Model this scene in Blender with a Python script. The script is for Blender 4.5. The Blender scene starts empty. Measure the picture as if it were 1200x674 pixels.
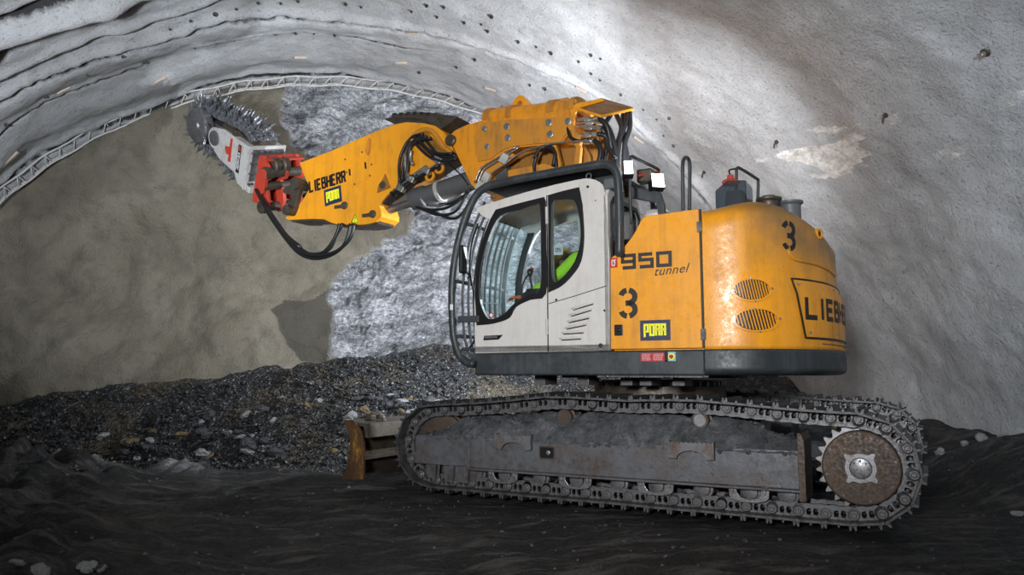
import bpy, math, random
from mathutils import Vector, Matrix, noise
from mathutils.geometry import tessellate_polygon
random.seed(7)
sc = bpy.context.scene
COL = sc.collection
PI = math.pi
R = math.radians
# ------------------------------------------------------------------ camera
F = 900.0; HY = 437.0
PITCH = math.atan((HY - 337) / F)
CH = 1.26
cam = bpy.data.cameras.new('camera'); cam.sensor_width = 36.0; cam.lens = 36.0 * F / 1200
cam.clip_start = 0.05; cam.clip_end = 200
co = bpy.data.objects.new('camera', cam); COL.objects.link(co)
co.location = (0, 0, CH); co.rotation_euler = (PI / 2 + PITCH, 0, 0)
sc.camera = co
def ray(px, py):
    x = (px - 600) / F; u = (337 - py) / F; c, s = math.cos(PITCH), math.sin(PITCH)
    return Vector((x, c - u * s, u * c + s))
EYE = Vector((0, 0, CH))
# ------------------------------------------------------------------ frames
TH = R(28.2)
MM = Matrix.Translation((2.83, 6.2, 0)) @ Matrix.Rotation(-TH, 4, 'Z')      # machine frame: x to its rear, y across, z up
AXA = R(-13.7)
U = Vector((math.sin(AXA), math.cos(AXA), 0)); V = Vector((math.cos(AXA), -math.sin(AXA), 0))  # tunnel: along, across
def unproj(px, py, M, axis, val):
    """where the sight line of a measured photo point meets the plane <axis>=val of frame M (local coordinates)"""
    Mi = M.inverted(); o = Mi @ EYE; d = (Mi.to_3x3() @ ray(px, py))
    t = (val - o[axis]) / d[axis]
    return o + d * t
def at(px, py, d=0.1): return unproj(px, py, MM, 1, d)
def sz(pts, d=0.1): return [(lambda p: (p.x, p.z))(at(x, y, d)) for x, y in pts]
# ------------------------------------------------------------------ materials
def lin(c):
    return tuple(((v / 255) / 12.92 if v / 255 <= .04045 else ((v / 255 + .055) / 1.055) ** 2.4) for v in c)
class NT:
    def __init__(s, name):
        s.m = bpy.data.materials.new(name); s.m.use_nodes = True; s.t = s.m.node_tree; s.t.nodes.clear()
        s.out = s.n('ShaderNodeOutputMaterial'); s.b = s.n('ShaderNodeBsdfPrincipled'); s.l(s.b.outputs[0], s.out.inputs[0])
    def n(s, k, **kw):
        x = s.t.nodes.new(k)
        for a, b in kw.items(): setattr(x, a, b)
        return x
    def l(s, a, b): s.t.links.new(a, b)
    def coord(s, scale=(1, 1, 1), rot=(0, 0, 0), which='Object'):
        c = s.n('ShaderNodeTexCoord'); m = s.n('ShaderNodeMapping'); m.inputs['Scale'].default_value = scale
        m.inputs['Rotation'].default_value = rot
        s.l(c.outputs[which], m.inputs[0]); return m.outputs[0]
    def noise(s, sc_, det=6, rough=.6, vec=None, dist=0):
        x = s.n('ShaderNodeTexNoise'); x.inputs['Scale'].default_value = sc_; x.inputs['Detail'].default_value = det
        x.inputs['Roughness'].default_value = rough; x.inputs['Distortion'].default_value = dist
        if vec is None: vec = s.coord()
        s.l(vec, x.inputs['Vector']); return x.outputs['Fac']
    def vor(s, sc_, vec=None, feat='F1', out='Distance'):
        x = s.n('ShaderNodeTexVoronoi'); x.feature = feat; x.inputs['Scale'].default_value = sc_
        if vec is None: vec = s.coord()
        s.l(vec, x.inputs['Vector']); return x.outputs[out]
    def ramp(s, f, stops):
        x = s.n('ShaderNodeValToRGB'); e = x.color_ramp.elements
        while len(e) < len(stops): e.new(.5)
        for i, (p, c) in enumerate(stops):
            e[i].position = p; e[i].color = (c if len(c) == 4 else (*c, 1)) if isinstance(c, tuple) else (c, c, c, 1)
        s.l(f, x.inputs[0]); return x.outputs[0]
    def mix(s, f, a, b):
        x = s.n('ShaderNodeMix'); x.data_type = 'RGBA'
        for v, k in ((f, 0), (a, 6), (b, 7)):
            if isinstance(v, (int, float)): x.inputs[k].default_value = v
            elif isinstance(v, tuple): x.inputs[k].default_value = (*v[:3], 1)
            else: s.l(v, x.inputs[k])
        return x.outputs[2]
    def math(s, op, a, b=0.5):
        x = s.n('ShaderNodeMath'); x.operation = op
        for i, v in enumerate((a, b)):
            if isinstance(v, (int, float)): x.inputs[i].default_value = v
            else: s.l(v, x.inputs[i])
        return x.outputs[0]
    def bump(s, h, st=.4, dist=.01, prev=None):
        x = s.n('ShaderNodeBump'); x.inputs['Strength'].default_value = st; x.inputs['Distance'].default_value = dist
        s.l(h, x.inputs['Height'])
        if prev: s.l(prev, x.inputs['Normal'])
        return x.outputs[0]
    def set(s, base=None, rough=None, metal=None, normal=None, spec=None, coat=None):
        for v, k in ((base, 'Base Color'), (rough, 'Roughness'), (metal, 'Metallic'), (normal, 'Normal'), (spec, 'Specular IOR Level'), (coat, 'Coat Weight')):
            if v is None: continue
            if isinstance(v, tuple): s.b.inputs[k].default_value = (*v[:3], 1)
            elif isinstance(v, (int, float)): s.b.inputs[k].default_value = v
            else: s.l(v, s.b.inputs[k])
        return s.m
def paint(name, col, dirt, amt=.5, rough=.4, scale=3.0, spec=.5, coat=0.0):
    t = NT(name)
    streak = t.noise(scale * 2.2, 5, .65, t.coord((3, 3, .35)))
    blot = t.noise(scale, 7, .7, t.coord())
    fine = t.noise(scale * 22, 3, .6)
    f = t.ramp(t.math('ADD', t.math('MULTIPLY', streak, .45), t.math('MULTIPLY', blot, .6)), [(.5, 0.0), (.78, amt)])
    c = t.mix(f, col, dirt)
    c = t.mix(t.ramp(fine, [(.62, 0.0), (.75, amt * .7)]), c, dirt)
    r = t.ramp(t.math('ADD', t.math('MULTIPLY', blot, .5), t.math('MULTIPLY', t.noise(scale * 9, 6, .75), .5)), [(.35, rough * .6), (.62, min(1, rough * 1.6))])
    n = t.bump(fine, .12, .004); n = t.bump(t.noise(90, 3, .6), .10, .004, n)
    return t.set(base=c, rough=r, normal=n, spec=spec, coat=coat)
def metal(name, col, rust, amt=.5, rough=.45, met=.7, scale=7.0, bump=.3):
    t = NT(name)
    a = t.noise(scale, 8, .7); b = t.noise(scale * 6, 4, .6)
    f = t.ramp(a, [(.45, 0.0), (.65, amt)])
    c = t.mix(f, col, rust)
    r = t.ramp(b, [(.35, rough * .7), (.7, min(1, rough * 1.5))])
    return t.set(base=c, rough=r, metal=met, normal=t.bump(b, bump, .006))
def plain(name, col, rough=.5, metal=0.0, emit=None, es=1.0):
    t = NT(name); t.set(base=col, rough=rough, metal=metal)
    if emit: t.b.inputs['Emission Color'].default_value = (*emit, 1); t.b.inputs['Emission Strength'].default_value = es
    return t.m
YEL = paint('yellow_paint', (.83, .335, .012), (.19, .085, .018), .66, .36, 1.6, coat=.05)
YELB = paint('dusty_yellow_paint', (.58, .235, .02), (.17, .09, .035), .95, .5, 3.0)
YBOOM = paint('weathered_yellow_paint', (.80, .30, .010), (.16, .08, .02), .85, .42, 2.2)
YDARK = paint('shaded_grimy_yellow_paint', (.30, .13, .015), (.035, .028, .02), .95, .6, 4.0)  # grimy yellow, darkened further to put shade into cavities and undersides
WHT = paint('white_paint', (.60, .58, .55), (.28, .24, .2), .45, .38, 2.5, coat=.1)
GRY = paint('charcoal_paint', (.030, .036, .040), (.14, .15, .16), .42, .4, 2.6)
TUBEM = paint('dark_grey_tube_paint', (.028, .033, .036), (.13, .14, .14), .5, .4, 5)
RED = paint('red_paint', (.50, .045, .02), (.10, .05, .04), .85, .5, 6)
CWHITE = paint('worn_white_paint', (.50, .49, .47), (.14, .11, .08), .9, .5, 6)
STEEL = metal('dark_track_steel', (.13, .13, .135), (.06, .042, .032), .85, .45, .5, 9)
STEELG = metal('grey_frame_steel', (.12, .125, .135), (.09, .055, .035), .6, .5, .45, 3.2, .5)
BRIGHT = metal('worn_bright_steel', (.24, .24, .25), (.12, .095, .075), .6, .38, .7, 11, .15)
RUST = metal('rusty_steel', (.092, .062, .045), (.05, .044, .040), .85, .55, .35, 6, .5)
BROWN = metal('greasy_brown_steel', (.10, .085, .065), (.05, .035, .025), .8, .45, .5, 10, .5)
GREYCYL = paint('grey_cylinder_paint', (.10, .105, .11), (.06, .05, .045), .6, .45, 6)
SHOEM = metal('mud_worn_shoe_steel', (.10, .10, .10), (.035, .038, .04), .9, .42, .5, 10, .7)
RUB = plain('black_rubber', (.012, .012, .013), .42)
BLK = plain('black_plastic', (.010, .010, .011), .35)
BLKT = plain('black_lettering', (.012, .010, .010), .5)
DARKIN = plain('dark_interior', (.02, .021, .023), .7)
CHROME = metal('fitting_steel', (.5, .5, .48), (.2, .18, .14), .5, .32, .9, 20)
PICKM = metal('cutter_pick_steel', (.40, .41, .44), (.08, .075, .07), .9, .3, .8, 14)
SEATM = plain('seat_fabric', (.03, .032, .036), .9)
HIVIS = plain('hi_vis_green_cloth', (.42, .85, .02), .8)
ORANGE = plain('orange_cloth', (.75, .16, .03), .8)
NAVY = plain('navy_cloth', (.02, .025, .05), .85)
SKIN = plain('skin', (.45, .25, .17), .55)
HELM = plain('yellow_helmet_plastic', (.85, .5, .04), .35)
LED = plain('lit_led_panel', (.9, .92, 1), .3, emit=(.9, .95, 1), es=9)
BLUEST = plain('dark_blue_sticker', (.018, .03, .075), .45)
YST = plain('sticker_yellow', (.85, .83, .02), .5)
REDST = plain('sticker_red', (.45, .015, .02), .45)
WHST = plain('sticker_white', (.7, .7, .7), .5)
CYANST = plain('sticker_pale_blue', (.25, .45, .5), .5)
TANW = paint('bare_timber', (.52, .42, .33), (.40, .39, .37), .9, .8, 9)
def sooty():
    t = NT('sooty_yellow_paint'); o = YEL.node_tree
    blot = t.noise(1.6, 7, .7); streak = t.noise(3.5, 5, .65, t.coord((3, 3, .35))); fine = t.noise(35, 3, .6)
    c = t.mix(t.ramp(t.math('ADD', t.math('MULTIPLY', streak, .45), t.math('MULTIPLY', blot, .6)), [(.5, 0.0), (.78, .62)]), (.83, .335, .012), (.19, .085, .018))
    x = t.n('ShaderNodeSeparateXYZ'); t.l(t.coord(), x.inputs[0])
    def sm(sock, a, b):
        m = t.n('ShaderNodeMapRange'); m.interpolation_type = 'SMOOTHSTEP'; m.inputs[1].default_value = a; m.inputs[2].default_value = b; t.l(sock, m.inputs[0]); return m.outputs[0]
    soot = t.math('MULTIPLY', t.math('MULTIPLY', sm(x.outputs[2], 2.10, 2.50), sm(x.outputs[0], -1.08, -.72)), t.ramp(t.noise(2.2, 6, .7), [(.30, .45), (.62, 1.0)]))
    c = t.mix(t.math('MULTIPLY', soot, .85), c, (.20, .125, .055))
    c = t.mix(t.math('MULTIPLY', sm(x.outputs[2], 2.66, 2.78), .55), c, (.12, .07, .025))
    c = t.mix(t.ramp(fine, [(.62, 0.0), (.75, .4)]), c, (.19, .085, .018))
    r = t.ramp(t.math('ADD', t.math('MULTIPLY', blot, .4), t.math('MULTIPLY', t.noise(22, 6, .75), .6)), [(.38, .20), (.60, .55)])
    n = t.bump(fine, .12, .004); n = t.bump(t.noise(60, 3, .6), .22, .006, n)
    return t.set(base=c, rough=r, normal=n)
YCW = sooty()
def glass(name, tint, fac=.12, rough=.03):
    t = NT(name); t.t.nodes.remove(t.b)
    tr = t.n('ShaderNodeBsdfTransparent'); tr.inputs[0].default_value = (*tint, 1)
    gl = t.n('ShaderNodeBsdfGlossy'); gl.inputs['Roughness'].default_value = rough; gl.inputs[0].default_value = (.9, .95, 1, 1)
    df = t.n('ShaderNodeBsdfDiffuse'); df.inputs[0].default_value = (.35, .37, .37, 1)
    fr = t.n('ShaderNodeLayerWeight'); fr.inputs[0].default_value = .5
    f = t.math('ADD', t.math('MULTIPLY', t.math('POWER', fr.outputs['Facing'], 5.0), .9), .03 + fac)
    m = t.n('ShaderNodeMixShader'); t.l(f, m.inputs[0]); t.l(tr.outputs[0], m.inputs[1]); t.l(gl.outputs[0], m.inputs[2])
    m2 = t.n('ShaderNodeMixShader'); t.l(t.ramp(t.noise(5, 6, .7), [(.45, .01), (.8, .08)]), m2.inputs[0])
    t.l(m.outputs[0], m2.inputs[1]); t.l(df.outputs[0], m2.inputs[2]); t.l(m2.outputs[0], t.out.inputs[0])
    return t.m
GLASS = glass('cab_glass', (.86, .92, .92), .03)
WSCREEN = glass('windscreen_glass', (.90, .96, .95), -.03, .3)
GLASSD = glass('smoked_cab_glass', (.16, .17, .18), .10, .08)

def shotcrete():
    t = NT('sprayed_concrete')
    big = t.noise(.55, 5, .6); med = t.noise(3.2, 6, .65); fine = t.noise(26, 5, .7); f2 = t.noise(70, 3, .6)
    c = t.ramp(big, [(.32, (.36, .36, .358)), (.5, (.475, .48, .485)), (.68, (.58, .59, .605))])
    c = t.mix(t.ramp(med, [(.42, .45), (.62, 0.0)]), c, (.34, .34, .338))
    c = t.mix(t.ramp(fine, [(.30, .75), (.44, 0.0)]), c, (.13, .125, .115))
    # grooves left open between spray passes, shade and dark rock painted inside
    at_ = t.n('ShaderNodeAttribute'); at_.attribute_name = 'groove_shade'
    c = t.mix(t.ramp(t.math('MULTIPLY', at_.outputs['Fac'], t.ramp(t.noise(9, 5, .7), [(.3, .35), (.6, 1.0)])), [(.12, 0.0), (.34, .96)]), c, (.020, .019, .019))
    wt = t.n('ShaderNodeAttribute'); wt.attribute_name = 'lime'
    c = t.mix(t.ramp(t.math('MULTIPLY', wt.outputs['Fac'], t.math('ADD', med, .5)), [(.35, 0.0), (.6, 1.0)]), c, t.ramp(t.noise(7, 8, .75, t.coord((1, 1, 2.2))), [(.35, (.40, .38, .35)), (.5, (.62, .60, .56)), (.62, (.80, .79, .77))]))
    n = t.bump(fine, .8, .035); n = t.bump(f2, .6, .012, n); n = t.bump(med, .45, .06, n)
    return t.set(base=c, rough=.82, normal=n, spec=.3)
SHOT = shotcrete()
def facemat():
    t = NT('tunnel_face')
    # left: damp brown sprayed concrete
    big = t.noise(.8, 6, .65); fine = t.noise(34, 4, .65); med = t.noise(4, 6, .65)
    c1 = t.ramp(big, [(.3, (.118, .103, .076)), (.5, (.17, .150, .110)), (.7, (.225, .202, .155))])
    c1 = t.mix(t.ramp(med, [(.34, .35), (.5, 0.0)]), c1, (.06, .056, .047))
    # right: foliated grey rock with bright mica sheen
    cv = t.coord((1.0, 1.0, 2.6), (0, R(28), R(13.7)))
    s1 = t.noise(2.4, 12, .78, cv, .9); s2 = t.noise(9, 8, .72, cv, .5); ck = t.vor(5.5, cv, 'DISTANCE_TO_EDGE')
    s3 = t.noise(30, 5, .7, cv)
    sh = t.math('ADD', t.math('MULTIPLY', s1, .55), t.math('MULTIPLY', s2, .45))
    c2 = t.ramp(sh, [(.34, (.04, .042, .048)), (.43, (.18, .19, .215)), (.49, (.42, .435, .47)), (.56, (.85, .86, .89))])
    c2 = t.mix(t.ramp(ck, [(0.0, .75), (.035, 0.0)]), c2, (.015, .015, .018))
    c2 = t.mix(t.ramp(t.noise(1.3, 5, .7, cv, .6), [(.40, .85), (.56, 0.0)]), c2, t.mix(.25, (.035, .037, .042), c2))
    c2 = t.mix(t.ramp(s3, [(.38, .75), (.5, 0.0)]), c2, (.03, .032, .037))
    c2 = t.mix(t.ramp(t.noise(55, 4, .75, cv), [(.36, .8), (.43, 0.0)]), c2, (.04, .042, .047))
    c2 = t.mix(t.ramp(t.noise(38, 5, .75, cv), [(.54, 0.0), (.63, .85)]), c2, (.85, .86, .9))
    a = t.n('ShaderNodeAttribute'); a.attribute_name = 'rock'
    w = t.n('ShaderNodeAttribute'); w.attribute_name = 'damp'
    c1 = t.mix(w.outputs['Fac'], c1, (.035, .031, .024))
    c = t.mix(a.outputs['Fac'], c1, c2)
    rr = t.mix(a.outputs['Fac'], (.75, .75, .75), t.ramp(s2, [(.35, .55), (.65, .25)]))
    h = t.mix(a.outputs['Fac'], t.math('MULTIPLY', fine, .5), t.mix(.5, s2, s3))
    n = t.bump(h, .9, .075); n = t.bump(t.mix(a.outputs['Fac'], med, s1), .6, .09, n)
    return t.set(base=c, rough=rr, normal=n, spec=.5)
FACEM = facemat()
def groundmat():
    t = NT('wet_muddy_ground')
    a = t.noise(1.1, 8, .7); b = t.noise(12, 7, .75); c_ = t.noise(45, 4, .7); d = t.vor(28)
    rut = t.noise(5.5, 5, .6, t.coord((.28, 1.7, 1), (0, 0, R(4))))
    c = t.ramp(a, [(.35, (.004, .005, .0052)), (.55, (.010, .011, .0112)), (.68, (.070, .063, .057))])
    c = t.mix(t.ramp(rut, [(.50, 0.0), (.66, .85)]), c, (.115, .106, .098))
    g = t.n('ShaderNodeAttribute'); g.attribute_name = 'gravel'
    c = t.mix(t.math('MULTIPLY', g.outputs['Fac'], t.ramp(b, [(.35, .1), (.6, 1.0)])), c, (.55, .56, .57))
    c = t.mix(t.ramp(c_, [(.62, 0.0), (.70, .7)]), c, (.22, .225, .23))
    n = t.bump(b, 1.0, .10); n = t.bump(c_, .8, .02, n); n = t.bump(rut, .4, .10, n)
    return t.set(base=c, rough=t.ramp(b, [(.35, .35), (.65, .8)]), normal=n, spec=.5)
GROUND = groundmat()
def muckmat():
    t = NT('crushed_slate_muck')
    a = t.noise(.9, 6, .7); v = t.vor(30, None, 'F1', 'Color'); v2 = t.vor(30); n1 = t.noise(40, 5, .7)
    x = t.n('ShaderNodeSeparateColor'); t.l(v, x.inputs[0])
    c = t.ramp(x.outputs[0], [(0.0, (.011, .0115, .0125)), (.6, (.022, .0235, .025)), (.9, (.05, .052, .056)), (.988, (.22, .23, .24))])
    c = t.mix(t.ramp(a, [(.48, 0.0), (.6, .75)]), c, (.085, .066, .040))
    n = t.bump(v2, .9, .05); n = t.bump(n1, .6, .015, n)
    return t.set(base=c, rough=t.ramp(x.outputs[1], [(0.0, .3), (1.0, .7)]), normal=n, spec=.55)
MUCK = muckmat()
def stonemat(name, c1, c2):
    t = NT(name); a = t.noise(6, 6, .7); b = t.noise(30, 4, .7)
    return t.set(base=t.ramp(a, [(.35, c1), (.65, c2)]), rough=.5, normal=t.bump(b, .7, .02))
STONE = [stonemat('dark_slate_stone', (.03, .032, .036), (.09, .095, .105)), stonemat('pale_stone', (.16, .165, .17), (.42, .42, .42)),
         stonemat('ochre_stone', (.10, .075, .035), (.24, .18, .09))]
def mudmat():
    t = NT('caked_mud'); a = t.noise(6, 8, .75); b = t.noise(26, 6, .7)
    c = t.ramp(a, [(.35, (.045, .049, .052)), (.52, (.12, .127, .135)), (.68, (.26, .27, .28))])
    return t.set(base=c, rough=t.ramp(b, [(.3, .4), (.7, .8)]), normal=t.bump(a, .9, .08, t.bump(b, .9, .03)))
MUD = mudmat()
STEPM = metal('step_steel', (.15, .15, .155), (.10, .055, .03), .9, .5, .4, 8)
def blademat():
    t = NT('rust_and_yellow_blade'); a = t.noise(4, 7, .7, t.coord((1, 1, .5))); b = t.noise(20, 5, .7)
    c = t.ramp(a, [(.46, (.075, .04, .022)), (.58, (.12, .06, .026)), (.66, (.36, .20, .03))])
    return t.set(base=c, rough=.45, metal=.3, normal=t.bump(b, .6, .015))
BLADE = blademat()
# ------------------------------------------------------------------ mesh helpers
class MB:
    def __init__(s): s.v = []; s.f = []; s.soft = True
    def add(s, vs, fs):
        o = len(s.v); s.soft = False; s.v += [Vector(v) for v in vs]; s.f += [tuple(i + o for i in f) for f in fs]
    def box(s, c, size, M=None):
        x, y, z = (q / 2 for q in size); vs = [Vector((a * x, b * y, e * z)) for a in (-1, 1) for b in (-1, 1) for e in (-1, 1)]
        if M is not None: vs = [M @ v for v in vs]
        vs = [v + Vector(c) for v in vs]
        s.add(vs, [(0, 1, 3, 2), (4, 6, 7, 5), (0, 4, 5, 1), (2, 3, 7, 6), (0, 2, 6, 4), (1, 5, 7, 3)]); return s
    def prism(s, outer, d0, d1, holes=(), fn=None):
        """outline in (s,z) extruded across from d0 to d1; fn maps (s,d,z)"""
        fn = fn or (lambda a, d, b: (a, d, b))
        loops = [list(outer)] + [list(h) for h in holes]
        flat = [p for l in loops for p in l]
        tris = tessellate_polygon([[Vector((a, b, 0)) for a, b in l] for l in loops])
        n = len(flat)
        vs = [fn(a, d0, b) for a, b in flat] + [fn(a, d1, b) for a, b in flat]
        fs = []
        for t in tris: fs.append(tuple(t)); fs.append(tuple(i + n for i in reversed(t)))
        o = 0
        for l in loops:
            k = len(l)
            for i in range(k): a, b = o + i, o + (i + 1) % k; fs.append((a, b, b + n, a + n))
            o += k
        s.add(vs, fs); return s
    def cyl(s, p0, p1, r, r2=None, n=20, caps=True):
        p0, p1 = Vector(p0), Vector(p1); r2 = r if r2 is None else r2
        d = (p1 - p0).normalized(); a = d.orthogonal().normalized(); b = d.cross(a)
        vs = [p0 + (a * math.cos(2 * PI * i / n) + b * math.sin(2 * PI * i / n)) * r for i in range(n)]
        vs += [p1 + (a * math.cos(2 * PI * i / n) + b * math.sin(2 * PI * i / n)) * r2 for i in range(n)]
        fs = [(i, (i + 1) % n, n + (i + 1) % n, n + i) for i in range(n)]
        if caps: fs += [tuple(reversed(range(n))), tuple(range(n, 2 * n))]
        s.add(vs, fs); return s
    def tube(s, pts, r, n=8, smooth=4, closed=False, rf=None):
        P = [Vector(p) for p in pts]
        if smooth: P = crom(P, smooth, closed)
        k = len(P); rings = []
        T = [(P[(i + 1) % k] - P[i - 1]) if closed else (P[min(i + 1, k - 1)] - P[max(i - 1, 0)]) for i in range(k)]
        a = T[0].normalized().orthogonal().normalized()
        vs = []
        for i in range(k):
            t = T[i].normalized(); a = (a - t * a.dot(t)).normalized(); b = t.cross(a)
            rr = r if rf is None else rf(i / (k - 1)) * r
            vs += [P[i] + (a * math.cos(2 * PI * j / n) + b * math.sin(2 * PI * j / n)) * rr for j in range(n)]
        fs = []
        for i in range(k if closed else k - 1):
            o, q = i * n, ((i + 1) % k) * n
            fs += [(o + j, o + (j + 1) % n, q + (j + 1) % n, q + j) for j in range(n)]
        if not closed: fs += [tuple(reversed(range(n))), tuple(range((k - 1) * n, k * n))]
        sf = s.soft; s.add(vs, fs); s.soft = sf; return s
    def lathe(s, p0, axis, prof, n=28):
        """prof: list of (distance along axis, radius)"""
        p0 = Vector(p0); d = Vector(axis).normalized(); a = d.orthogonal().normalized(); b = d.cross(a)
        vs = []
        for t, r in prof: vs += [p0 + d * t + (a * math.cos(2 * PI * j / n) + b * math.sin(2 * PI * j / n)) * r for j in range(n)]
        k = len(prof); fs = []
        for i in range(k - 1): fs += [(i * n + j, i * n + (j + 1) % n, (i + 1) * n + (j + 1) % n, (i + 1) * n + j) for j in range(n)]
        fs += [tuple(reversed(range(n))), tuple(range((k - 1) * n, k * n))]
        s.add(vs, fs); return s
    def ball(s, c, r, seg=14, rings=9, M=None, nz=0, fr=3):
        vs = []; fs = []; c = Vector(c); r = Vector(r) if hasattr(r, '__len__') else Vector((r, r, r))
        for i in range(rings + 1):
            th = PI * i / rings
            for j in range(seg):
                ph = 2 * PI * j / seg
                v = Vector((math.sin(th) * math.cos(ph) * r.x, math.sin(th) * math.sin(ph) * r.y, math.cos(th) * r.z))
                if nz: v *= 1 + nz * noise.noise(v * fr / max(r) + c)
                if M is not None: v = M @ v
                vs.append(c + v)
        for i in range(rings):
            for j in range(seg): fs.append((i * seg + j, (i + 1) * seg + j, (i + 1) * seg + (j + 1) % seg, i * seg + (j + 1) % seg))
        s.add(vs, fs); return s
    def xform(s, M): s.v = [M @ v for v in s.v]; return s
    def mesh(s, name, mat, smooth=None):
        me = bpy.data.meshes.new(name); me.from_pydata([tuple(v) for v in s.v], [], s.f); me.update()
        if mat: me.materials.append(mat)
        return me
    def build(s, name, mat, parent=None, bevel=0, smooth=False, label=None, segs=2):
        me = s.mesh(name, mat)
        o = bpy.data.objects.new(name, me); COL.objects.link(o)
        if parent: o.parent = parent
        import bmesh
        bm = bmesh.new(); bm.from_mesh(me); bmesh.ops.remove_doubles(bm, verts=bm.verts, dist=1e-5)
        bmesh.ops.recalc_face_normals(bm, faces=bm.faces); bm.to_mesh(me); bm.free()
        if smooth:
            for p in me.polygons: p.use_smooth = True
            if smooth != 'all' and not s.soft:
                import math as _m
                ang = R(28)
                bm = bmesh.new(); bm.from_mesh(me)
                for e in bm.edges:
                    if len(e.link_faces) == 2 and e.calc_face_angle(0) > ang: e.smooth = False
                bm.to_mesh(me); bm.free()
        if bevel:
            m = o.modifiers.new('bevel', 'BEVEL'); m.width = bevel; m.segments = segs; m.limit_method = 'ANGLE'; m.angle_limit = R(35)
        if label: o['label'] = label
        return o
def crom(P, k, closed=False):
    n = len(P); out = []
    for i in range(n if closed else n - 1):
        p0 = P[i - 1] if (closed or i > 0) else P[0] * 2 - P[1]; p1 = P[i]; p2 = P[(i + 1) % n]
        p3 = P[(i + 2) % n] if (closed or i + 2 < n) else P[-1] * 2 - P[-2]
        for j in range(k):
            t = j / k
            out.append(.5 * ((2 * p1) + (p2 - p0) * t + (2 * p0 - 5 * p1 + 4 * p2 - p3) * t * t + (3 * p1 - p0 - 3 * p2 + p3) * t ** 3))
    if not closed: out.append(P[-1])
    return out
def crom2(P, k, closed=True): return [(v.x, v.y) for v in crom([Vector((a, b, 0)) for a, b in P], k, closed)]
def empty(name, loc=(0, 0, 0), rot=None, M=None):
    o = bpy.data.objects.new(name, None); COL.objects.link(o); o.empty_display_size = .3
    if M is not None: o.matrix_world = M
    else: o.location = loc
    return o
def tag(o, label=None, cat=None, group=None, kind=None):
    for k, v in (('label', label), ('category', cat), ('group', group), ('kind', kind)):
        if v: o[k] = v
    return o
def circ(cx, cz, r, n=24, r2=None, a0=0, a1=2 * PI):
    r2 = r if r2 is None else r2
    return [(cx + r * math.cos(a0 + (a1 - a0) * i / n), cz + r2 * math.sin(a0 + (a1 - a0) * i / n)) for i in range(n)]
# ---- flat lettering: strokes are polylines in a unit box, mapped by fn(u,v,off)
def ribbon(mb, strokes, w, fn, th=.003, sub=4):
    for st in strokes:
        P = [Vector((a, b)) for a, b in st]; L = []; Rr = []
        Q = []
        for i in range(len(P) - 1):
            for j in range(sub): Q.append(P[i].lerp(P[i + 1], j / sub))
        Q.append(P[-1])
        for i, p in enumerate(Q):
            a = Q[max(i - 1, 0)]; b = Q[min(i + 1, len(Q) - 1)]
            t1 = (p - a).normalized() if i > 0 else (b - p).normalized(); t2 = (b - p).normalized() if i < len(Q) - 1 else t1
            t = (t1 + t2); t = t.normalized() if t.length > 1e-6 else t1
            k = 1 / max(.35, abs(t.dot(t1)))
            nrm = Vector((-t.y, t.x)) * w / 2 * min(k, 1.5)
            L.append(p + nrm); Rr.append(p - nrm)
        n = len(Q); vs = []
        for off in (0.001, th):
            vs += [fn(q.x, q.y, off) for q in L] + [fn(q.x, q.y, off) for q in Rr]
        fs = []
        for i in range(n - 1):
            fs.append((i, i + 1, n + i + 1, n + i)); fs.append((2 * n + i, 3 * n + i, 3 * n + i + 1, 2 * n + i + 1))
            fs.append((i, 2 * n + i, 2 * n + i + 1, i + 1)); fs.append((n + i, n + i + 1, 3 * n + i + 1, 3 * n + i))
        fs.append((0, n, 3 * n, 2 * n)); fs.append((n - 1, 3 * n - 1, 4 * n - 1, 2 * n - 1))
        mb.add(vs, fs)
    return mb
def three(x, y, w, h):
    """stencilled 3 with its two vertical gaps"""
    S = []; r = w / 2 * .8; ry = h * .235
    for cy, a0, a1 in ((y + h * .73, 165, 100), (y + h * .73, 80, -90), (y + h * .27, 90, -80), (y + h * .27, -100, -165)):
        S.append([(x + w / 2 + r * math.cos(R(a0 + (a1 - a0) * i / 8)), cy + ry * math.sin(R(a0 + (a1 - a0) * i / 8))) for i in range(9)])
    S.append([(x + w * .36, y + h * .5), (x + w * .55, y + h * .5)])
    return S
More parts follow.
